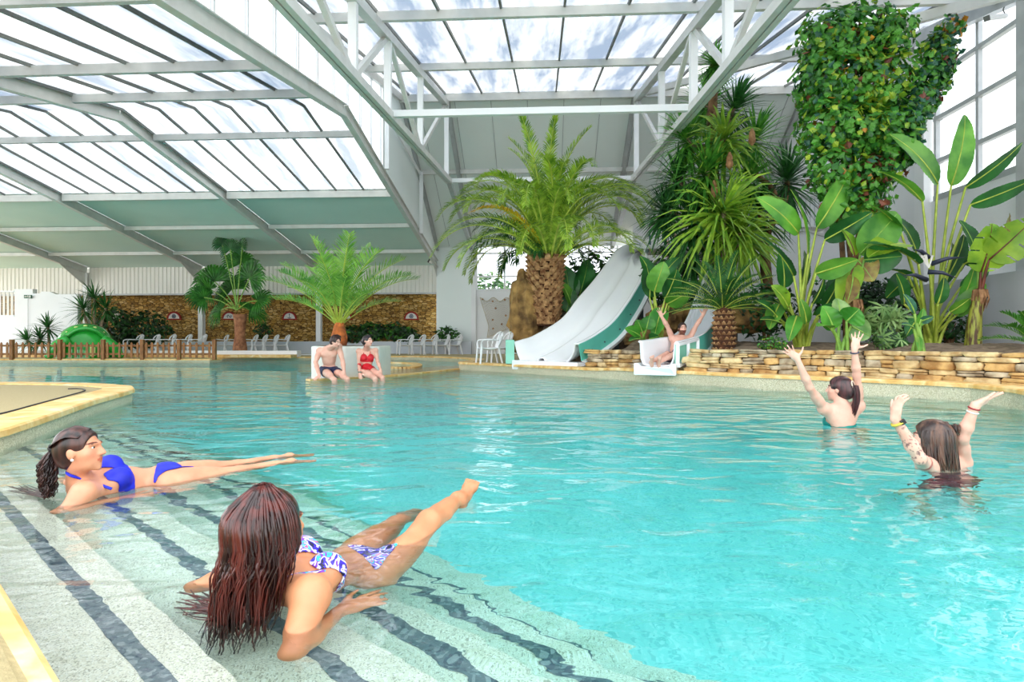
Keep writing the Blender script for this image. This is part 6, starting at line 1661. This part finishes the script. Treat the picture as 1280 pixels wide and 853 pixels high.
# ---- B: woman in blue lying back, in profile ------------------------------------------------------------
def woman_recline_far():
    hc = P(100,563,3.02)
    J = dict(head=hc, face=V(.985,.12,.02), hup=V(-.10,0,1), chest_f=V(.42,-.10,.9), pel_f=V(.1,-.25,.95), arch=0)
    J['shR'] = P(104,617,2.97); J['shL'] = P(100,602,3.26)
    J['hpR'] = P(208,607,3.38); J['hpL'] = P(212,597,3.58)
    J['knR'] = P(300,594,3.72); J['anR'] = P(364,590,3.98); J['ftR'] = V(.75,.45,.02); J['fuR'] = V(-.2,0,1)
    J['knL'] = P(297,588,3.90); J['anL'] = P(362,580,4.17); J['ftL'] = V(.8,.5,.05); J['fuL'] = V(-.2,0,1)
    J['elR'] = P(74,638,2.85); J['elR'].z = -.08; J['wrR'] = P(156,618,3.12); J['wrR'].z = -.09
    J['elL'] = P(80,612,3.50); J['wrL'] = P(170,606,3.72)
    for k in ('knR','knL'): J[k].z = -.035
    for k in ('anR','anL'): J[k].z = -.025
    hk = dict(R=dict(d=V(.85,.5,.0), n=V(.1,-.3,.95), s=V(-.4,.8,.2), curl=(.2,.25,.3,.3)), L=dict(d=V(.8,.5,-.2), n=V(0,0,1), s=V(.5,-.8,0)))
    t, b, L, fr = person('woman in royal blue bikini lying back on the steps in profile, dark curly ponytail', V(hc.x,hc.y,-.25), J, .0068, skin=m_skinB, hand_kw=hk)
    garment(b, 'bikini_top', m_blue_b, sel_top(J, r=.066), .005); garment(b, 'bikini_bottom', m_blue_b, sel_bottom(J, hi=.05, leg=.045), .005)
    r, f, u = fr; ch = (J['shL']+J['shR'])/2
    strap(b, [L(0,-.07,-.10), L(.045,-.035,-.115), J['shR'].lerp(ch,.5)+V(.03,0,.05), J['shR'].lerp(ch,.45)+V(.13,.03,-.0)], m_blue_b, .008, 'neck_strap')
    hp = hair_cap(b, L, fr, 1.0, m_hairB, .005, .006, .0, .03, -.035)
    rnd = random.Random(12); mb = MB()
    for k in range(170):                                            # combed-back strands over the cap
        x = rnd.uniform(-.065,.065); z0 = rnd.uniform(-.01,.10)
        sg = 1 if x > 0 else -1
        pts = catmull([L(x*1.08, .060-abs(x)*.35, .104-abs(x)*.55), L(x*1.36, -.02, .126-abs(x)*.72), L(x*1.22, -.094, .075-abs(x)*.5), L(x*.2, -.124, .025)], 10)
        strand_lock(mb, pts, rnd.uniform(.0035,.0055), rnd, 5)
    mb.build('combed_strands', m_hairB, hp, smooth=True, fix=False)
    mb = MB(); c = L(0,-.128,.022); mb.lathe([(.020,-.012),(.027,0),(.020,.012)], (0,0,0), 14)
    q = Vector((0,0,1)).rotation_difference(-f*.8-u*.4); mb.v = [tuple(c+(q @ Vector(v))) for v in mb.v]
    mb.build('hair_tie', mat('black_tie', (.01,.01,.012), .6), hp, smooth=True)
    mb = MB()
    for k in range(110):
        a = rnd.uniform(0,6.28); rr = rnd.random()**.5; ln = rnd.uniform(.17,.25)
        pts = []
        for i in range(22):
            s = i/21; wv = .010*s*(1+.3*math.sin(k)); wd = .050*min(1, s*2.2)*(1-.35*s)
            p = L(math.cos(a)*rr*wd, -.133-.055*math.sin(min(1,s*1.3)*PI/2)*(.6)+math.sin(a)*rr*wd, .022-ln*s+.01*math.sin(PI*s))
            pts.append(p+r*wv*math.sin(i*1.15+k)+f*wv*math.cos(i*1.15+k))
        strand_lock(mb, pts, .0062, rnd, 4)
    mb.build('ponytail', m_hairB, hp, smooth=True, fix=False)
    mb = MB()
    for k in range(14):
        e = G(rnd.uniform(8,40), rnd.uniform(606,614), .004); s0 = L(rnd.uniform(-.03,.03), -.17, -.20); s0.z = .01
        strand_lock(mb, catmull([s0, s0.lerp(e,.5)+V(0,rnd.uniform(-.03,.03),.004), e], 8), .005, rnd, 4)
    mb.build('floating_locks', m_hairB, hp, smooth=True, fix=False)
    for k in range(10): pass
    mb = MB(); mb.ball(L(.083,.006,-.038), .0075, 10, 8); mb.build('pearl_earring', mat('pearl', (.9,.88,.84), .15), b, smooth=True)
# ---- C: woman with raised arms, teal top ------------------------------------------------------------------
def woman_arms_far():
    D = 5.6; hc = P(1049,487,D)
    J = dict(head=hc, face=V(-.72,.68,.08), hup=V(.05,0,1), chest_f=V(-.45,.9,0), arch=.02)
    J['shL'] = P(1030,511,5.52); J['shR'] = P(1073,508,5.62)
    J['hpL'] = P(1040,565,5.5)+V(-.02,0,-.03); J['hpR'] = P(1072,565,5.65)+V(.02,0,-.03)
    J['elL'] = P(1012,485,5.42); J['wrL'] = P(997,450,5.36); J['elR'] = P(1071,470,5.55); J['wrR'] = P(1068,437,5.5)
    J['knL'] = J['hpL']+V(-.02,.08,-.42); J['anL'] = J['knL']+V(0,-.05,-.4); J['knR'] = J['hpR']+V(.04,.05,-.42); J['anR'] = J['knR']+V(.02,-.06,-.4)
    hk = dict(L=dict(d=V(-.55,-.1,.55), n=V(-.3,-.8,-.3), s=V(.6,0,.6), curl=(-.1,.1,.15,.1), spread=.35, th=(.35,1)), R=dict(d=V(.12,-.1,1), n=V(-.3,-.9,0), s=V(.8,-.2,0), curl=(.0,.05,.1,.15), spread=.3, th=(.3,1.0)))
    def tn(co, col, h):
        for a, b, s in ((J['elL'],J['wrL'],.3),(J['shL'],J['elL'],.4),(J['elR'],J['wrR'],.35)):
            p = np.array(a)+(np.array(b)-np.array(a))*s; q = co-p
            n = np.sqrt((q**2).sum(1)); ringm = (np.abs(n-.030) < .006) & (q[:,1] < 0); col[ringm,:3] = (.35,.32,.36)
    t, b, L, fr = person('woman in teal bikini top with both arms raised, dark ponytail, standing in the pool', V(hc.x,hc.y,-1.0), J, .0085, skin=m_skinP, hand_kw=hk, tints=tn)
    garment(b, 'bikini_top', m_teal, sel_top(J, r=.075), .007)
    hp = hair_cap(b, L, fr, 1.0, m_hairC, .007, .012, .015, .03, -.04)
    rnd = random.Random(5); mb = MB()
    for k in range(90):
        a = rnd.uniform(0,6.28); rr = rnd.random()**.5; ln = rnd.uniform(.20,.30)
        pts = [L(math.cos(a)*rr*.045*(1-.5*s)+.012*s, -.125-.025*math.sin(s*PI)+math.sin(a)*rr*.035*(1-.4*s), .045-ln*s+.006*math.sin(s*9+k)) for s in [i/12 for i in range(13)]]
        strand_lock(mb, pts, .0085, rnd, 4)
    mb.build('ponytail', m_hairC, hp, smooth=True, fix=False)
    mb = MB(); mb.tube([L(.02*math.cos(a)*2.2, -.118+.012*math.sin(a), .05+.04*math.sin(a)) for a in [i/12*6.28 for i in range(13)]], .006, 5); mb.build('hair_band', mat('pale_band', (.75,.62,.48), .6), hp, smooth=True)
    d = nrm(J['wrR']-J['elR']); mb = MB(); o1 = d.orthogonal().normalized(); o2 = d.cross(o1); c = J['wrR']-d*.03
    mb.tube([c+(o1*math.cos(a)+o2*math.sin(a))*.033 for a in [i/14*6.29 for i in range(15)]], .007, 6); mb.build('bracelet', mat('dark_bracelet', (.03,.04,.08), .4), b, smooth=True)
    ch = (J['shL']+J['shR'])/2
    strap(b, [P(1049,531,5.52), P(1062,524,5.54), P(1066,520,5.52)], mat('dark_cord', (.04,.05,.06), .5), .005, 'back_tie')
# ---- D: woman with raised arms nearest, tattooed arm ---------------------------------------------------------
def woman_arms_near():
    D = 3.78; hc = P(1164,549,D)
    J = dict(head=hc, face=V(-.70,.70,.12), hup=V(.05,.05,1), chest_f=V(-.35,.94,0), arch=.01)
    J['shL'] = P(1158,583,3.70); J['shR'] = P(1202,578,3.84)
    J['hpL'] = P(1168,665,3.7); J['hpR'] = P(1204,665,3.85)
    J['elL'] = P(1146,560,3.45); J['wrL'] = P(1119,524,3.42); J['elR'] = P(1203,548,3.74); J['wrR'] = P(1219,507,3.68)
    J['elL'] = P(1150,574,3.42)
    J['knL'] = J['hpL']+V(-.04,.12,-.40); J['anL'] = J['knL']+V(0,-.12,-.36); J['knR'] = J['hpR']+V(.05,.10,-.40); J['anR'] = J['knR']+V(.02,-.12,-.36)
    hk = dict(L=dict(d=V(.10,-.05,.9), n=V(-.85,-.1,.15), s=V(.1,.9,.1), curl=(.62,.6,.55,.5), spread=.15, th=(.7,.5)), R=dict(d=V(.80,-.05,.42), n=V(.1,-.3,-.9), s=V(-.3,-.2,.8), curl=(-.05,.0,.05,.05), spread=.12, th=(.8,.6)))
    def tn(co, col, h):
        a, b = np.array(J['elL']), np.array(J['wrL']); s = (co-a) @ (b-a)/((b-a) @ (b-a)); dd = np.linalg.norm(co-(a+s[:,None]*(b-a)), axis=1)
        reg = (s > -.15) & (s < .85) & (dd < .07)
        w = np.sin(co[:,0]*95+3*np.sin(co[:,2]*70))+np.sin(co[:,2]*110+4*np.sin(co[:,1]*60+co[:,0]*40))
        ink = reg & (np.abs(w) < .16); col[ink,:3] = (.30,.28,.34)
        c = np.array(J['elL'].lerp(J['shL'],.45)); q = np.linalg.norm(co-c, axis=1); ro = (np.abs(q-.045) < .006) & (co[:,1] < c[1]); col[ro,:3] = (.75,.25,.25)
    t, b, L, fr = person('woman with raised tattooed arm and half-tied brown hair, shoulders just above the water', V(hc.x,hc.y,-1.0), J, .0068, skin=m_skinP, hand_kw=hk, tints=tn)
    garment(b, 'swimsuit', m_wine, lambda co: np.where(np.abs(co[:,2]+.30) < .5, np.minimum(-.09-co[:,2], co[:,2]+.62), -1.0), .006)
    hp = hair_cap(b, L, fr, 1.0, m_hairD, .006, .012, .015, .03, -.04)
    rnd = random.Random(15); mb = MB()
    for k in range(150):
        a = rnd.uniform(-2.2,2.2); x, y = math.sin(a), -math.cos(a); ln = rnd.uniform(.10,.19)
        pts = catmull([L(.03*x,-.03+.05*y,.116), L(.086*x,-.02+.106*y,.05), L(.094*x,-.025+.112*y,-.04), L(.085*x+rnd.uniform(-.02,.02), -.04+.10*y+rnd.uniform(-.02,.02), -.05-ln)], 12)
        strand_lock(mb, pts, rnd.uniform(.006,.010), rnd, 5)
    mb.build('loose_locks', m_hairD, hp, smooth=True, fix=False)
    mb = MB()
    for k in range(26):
        a0 = rnd.uniform(0,6.28); rr = rnd.uniform(.014,.040); pts = []
        for i in range(12):
            a = a0+i*.42; pts.append(L(.048+rr*math.cos(a), -.112-.014*math.sin(a0*3)-.02*(i/11), .070+rr*math.sin(a)*.9))
        strand_lock(mb, pts, .0085, rnd, 5)
    mb.build('bun', m_hairD, hp, smooth=True, fix=False)
    d = nrm(J['wrL']-J['elL']); o1 = d.orthogonal().normalized(); o2 = d.cross(o1); c = J['wrL']-d*.025
    mb = MB(); mb.tube([c+(o1*math.cos(a)+o2*math.sin(a))*.031 for a in [i/16*6.29 for i in range(17)]], .009, 6, flat=.6); wt = mb.build('watch_strap', mat('mustard_strap', srgb(196,176,60), .5), b, smooth=True)
    mb = MB(); mb.box(c+V(.012,-.030,.008), (.030,.012,.030), Matrix.Rotation(-.6,3,'Y')); mb.build('watch_face', mat('black_glass', (.01,.01,.012), .15), b, bevel=.004)
    d = nrm(J['wrR']-J['elR']); o1 = d.orthogonal().normalized(); o2 = d.cross(o1)
    for q, mm in ((.02, mat('red_beads', srgb(150,40,40), .4)), (.045, mat('pale_beads', (.75,.72,.66), .4))):
        c = J['wrR']-d*q; mb = MB(); mb.tube([c+(o1*math.cos(a)+o2*math.sin(a))*.030 for a in [i/14*6.29 for i in range(15)]], .005, 6); mb.build('bracelet', mm, b, smooth=True)
# ---- E: cheering man on the narrow slide -----------------------------------------------------------------------
def man_slide():
    D = 12.1; hc = P(853,411,D)
    J = dict(head=hc, face=V(.05,-1,-.04), hup=V(.0,.02,1), chest_f=V(-.30,-1,.15), pel_f=V(-.3,-.4,1), scale=1.0)
    pv = P(841,448,11.95)
    ch = P(851,424,12.15); sx = V(-.95,.28,0)                        # his right is towards smaller x
    J['shR'] = ch+V(-.19,-.05,.02); J['shL'] = ch+V(.19,.03,.02)
    J['hpR'] = pv+V(-.09,-.03,0); J['hpL'] = pv+V(.09,.03,0)
    J['elR'] = P(834,408,12.0); J['wrR'] = P(827,396,11.95); J['elL'] = P(871,406,12.15); J['wrL'] = P(879,394,12.1)
    J['knR'] = pv+V(-.22,-.40,.10); J['anR'] = P(814,453,11.15); J['ftR'] = V(-.10,-.35,.9); J['fuR'] = V(0,.8,.4)
    J['knL'] = pv+V(-.06,-.44,.12); J['anL'] = P(823,454,11.2); J['ftL'] = V(-.05,-.35,.9); J['fuL'] = V(0,.8,.4)
    hk = dict(R=dict(d=V(-.35,-.05,.9), n=V(0,1,.1), s=V(1,0,.2), curl=(.0,.05,.05,.1), spread=.4, th=(.4,1)), L=dict(d=V(.35,0,.9), n=V(0,1,.1), s=V(-1,0,.2), curl=(.0,.05,.05,.1), spread=.25, th=(.4,1)))
    def tn(co, col, h):
        x, y, z = h; bd = (z < -.038) & (y > -.005) & (z > -.13) & ~(((x/.020)**2+((z+.062)/.016)**2 < 1) & (y > .06)); bd |= (np.abs(x) > .052) & (z < .0) & (z > -.1) & (y > -.005) & (y < .05)
        hd = bd & (np.abs(x) < .09); col[hd,:3] = (.22,.15,.12)
        mo = ((x/.017)**2+((z+.066)/.017)**2 < 1) & (y > .04) & (y < .092); col[mo,:3] = (.25,.06,.07)
    t, b, L, fr = person('bearded man with arms thrown up and mouth open sliding down the narrow slide', V(pv.x,pv.y,pv.z-.12), J, .0085, True, m_skinP, hand_kw=hk, mouth=1.0, tints=tn)
    garment(b, 'swim_trunks', m_navy, sel_bottom(J, hi=.05, male=True), .008)
    hair_cap(b, L, fr, 1.0, m_hairF, .007, .012, .0, .03, -.02)
# ---- F, G: couple sitting on the ledge -----------------------------------------------------------------------------
def couple():
    D = 11.9
    hc = P(419.5,427.5,11.75)
    pv = P(411,463,12.1); ch = P(411.5,437,12.0)
    J = dict(head=hc, face=V(.80,-.40,-.22), hup=V(.28,-.15,1), chest_f=V(.30,-1,.0), pel_f=V(.2,-.75,.6), arch=-.01)
    J['shR'] = ch+V(-.20,.02,-.03); J['shL'] = ch+V(.19,.0,.06)
    J['hpR'] = pv+V(-.10,.0,0); J['hpL'] = pv+V(.10,.02,0)
    J['elR'] = P(394.5,453,11.85); J['wrR'] = P(399,470,11.65); J['elL'] = P(428.5,452,11.95); J['wrL'] = P(430,464,11.8)
    J['knR'] = P(418,470,11.55); J['knL'] = P(434,468.5,11.6); J['knR'].z = .04; J['knL'].z = .05
    J['anR'] = J['knR']+V(.02,.06,-.44); J['anL'] = J['knL']+V(.04,.06,-.44); J['ftR'] = V(.1,-1,-.3); J['ftL'] = V(.2,-1,-.3)
    hk = dict(R=dict(d=V(-.3,-.75,-.35), n=V(0,-.3,1), s=V(.8,-.3,0), curl=(.25,.25,.25,.25), spread=.2), L=dict(d=V(.1,-.6,-.6), n=V(.2,-.5,.7), s=V(-.8,-.2,0), curl=(.25,.25,.25,.25)))
    t, b, L, fr = person('dark-haired man in navy trunks sitting on the pool ledge leaning on one arm', V(pv.x,pv.y,-.1), J, .0085, True, m_skinP, hand_kw=hk)
    garment(b, 'swim_trunks', m_navy, (lambda pv_, J_: lambda co: np.where(np.linalg.norm(co-np.array(pv_), axis=1) < .34, np.minimum(pv_.z+.07-co[:,2]+.25*np.clip(pv_.y-.05-co[:,1],0,1)*0, .19-np.maximum(0, (pv_.y-co[:,1]))), -1))(pv, J), .009)
    hp = hair_cap(b, L, fr, 1.0, m_hairF, .007, .020, .0, .03, -.015)
    rnd = random.Random(3); mb = MB()
    for k in range(120):
        a = rnd.uniform(0,6.28); e = rnd.uniform(.35,1.5); d = V(math.cos(a)*math.cos(e), math.sin(a)*math.cos(e), math.sin(e))
        if d.y > .55 and d.z < .75: continue
        p = L(d.x*.088, -.016+d.y*.108, .034+d.z*.096); q = L(d.x*.10+rnd.uniform(-.02,.02), -.0+d.y*.115+.02, .04+d.z*.108+rnd.uniform(-.01,.01))
        strand_lock(mb, [p, p.lerp(q,.6)+V(0,0,.006), q], .011, rnd, 4)
    mb.build('tousled_locks', m_hairF, hp, smooth=True, fix=False)
    hc = P(459.5,426.5,12.0); pv = P(458.5,463.5,12.25); ch = P(459,438.5,12.2)
    J = dict(head=hc, face=V(.90,-.42,.05), hup=V(0,.05,1), chest_f=V(.32,-1,.05), pel_f=V(.25,-.75,.6), arch=.015)
    J['shR'] = ch+V(-.165,-.03,-.01); J['shL'] = ch+V(.165,.02,.0)
    J['hpR'] = pv+V(-.09,-.02,0); J['hpL'] = pv+V(.09,.02,0)
    J['elR'] = P(449,455,12.15); J['wrR'] = P(449.5,467,12.0); J['elL'] = P(472,452,12.2); J['wrL'] = P(476,463,12.05)
    J['knR'] = P(469,468.5,11.75); J['knL'] = P(478,467,11.85); J['knR'].z = .05; J['knL'].z = .06
    J['anR'] = J['knR']+V(.03,.06,-.42); J['anL'] = J['knL']+V(.03,.06,-.42); J['ftR'] = V(.2,-1,-.3); J['ftL'] = V(.2,-1,-.3)
    hk = dict(R=dict(d=V(.25,-.5,-.5), n=V(-.2,-.4,.9), s=V(.8,.3,0), curl=(.25,.25,.25,.25)), L=dict(d=V(.1,-.6,-.5), n=V(.3,-.4,.8), s=V(-.8,-.2,0), curl=(.3,.3,.3,.3)))
    t, b, L, fr = person('woman in red bikini sitting on the pool ledge beside the man, hair tied back', V(pv.x,pv.y,-.1), J, .0085, skin=m_skinP, hand_kw=hk)
    garment(b, 'bikini_top', m_red, sel_top(J, r=.074), .008); garment(b, 'bikini_bottom', m_red, sel_bottom(J, hi=.05, leg=.06), .008)
    r, f, u = fr
    for q in (-1,1): strap(b, [L(q*.03,-.05,-.10), (J['shR'] if q > 0 else J['shL']).lerp(ch,.62)+V(0,-.02,.045), ch+V(-q*.066+.02,-.11,-.07)], m_red, .009, 'neck_strap')
    hp = hair_cap(b, L, fr, 1.0, m_hairG, .007, .012, .01, .03, -.03)
    mb = MB(); mb.ball(L(0,-.135,.0), (.035,.035,.045), 12, 8); mb.build('bun', m_hairG, hp, smooth=True)
    mb = MB(); mb.ball(ch+V(.03,-.085,-.005), .010, 8, 6); mb.build('pendant', m_bar, b)
    c = J['wrR']+V(0,0,.03); mb = MB(); mb.tube([c+V(.032*math.cos(a),.032*math.sin(a),0) for a in [i/12*6.29 for i in range(13)]], .008, 5); mb.build('wristband', m_teal, b)
# ---- H: someone waiting up on the slide platform -----------------------------------------------------------------------
def waiting():
    hc = P(843.5,294.5,19.0)
    J = dict(head=hc, face=V(.1,-1,-.1), hup=Z_.copy(), chest_f=V(.1,-1,0))
    ch = hc+V(0,.03,-.22); pv = ch+V(0,.03,-.48)
    J['shR'] = ch+V(-.19,0,0); J['shL'] = ch+V(.19,0,0); J['hpR'] = pv+V(-.09,0,0); J['hpL'] = pv+V(.09,0,0)
    J['elR'] = ch+V(-.25,-.02,-.27); J['wrR'] = ch+V(-.24,-.12,-.5); J['elL'] = ch+V(.25,-.02,-.27); J['wrL'] = ch+V(.24,-.12,-.5)
    J['knR'] = pv+V(-.10,0,-.42); J['anR'] = pv+V(-.10,.02,-.82); J['knL'] = pv+V(.10,0,-.42); J['anL'] = pv+V(.10,.02,-.82)
    J['ftR'] = V(-.1,-1,0); J['ftL'] = V(.1,-1,0)
    hk = dict(R=dict(d=V(0,-.1,-1), n=V(-1,0,0), s=V(0,-1,0)), L=dict(d=V(0,-.1,-1), n=V(1,0,0), s=V(0,-1,0)))
    t, b, L, fr = person('person waiting behind the turquoise tub on the slide platform, only the head showing', V(pv.x,pv.y,pv.z-.9), J, .011, True, m_skinP, hand_kw=hk)
    garment(b, 'swim_trunks', m_navy, sel_bottom(J, hi=.05, male=True), .009)
    hair_cap(b, L, fr, 1.0, m_hairF, .009, .010, .0, .03, -.02)
for fn in (woman_recline_near, woman_recline_far, woman_arms_far, woman_arms_near, man_slide, couple, waiting): fn()
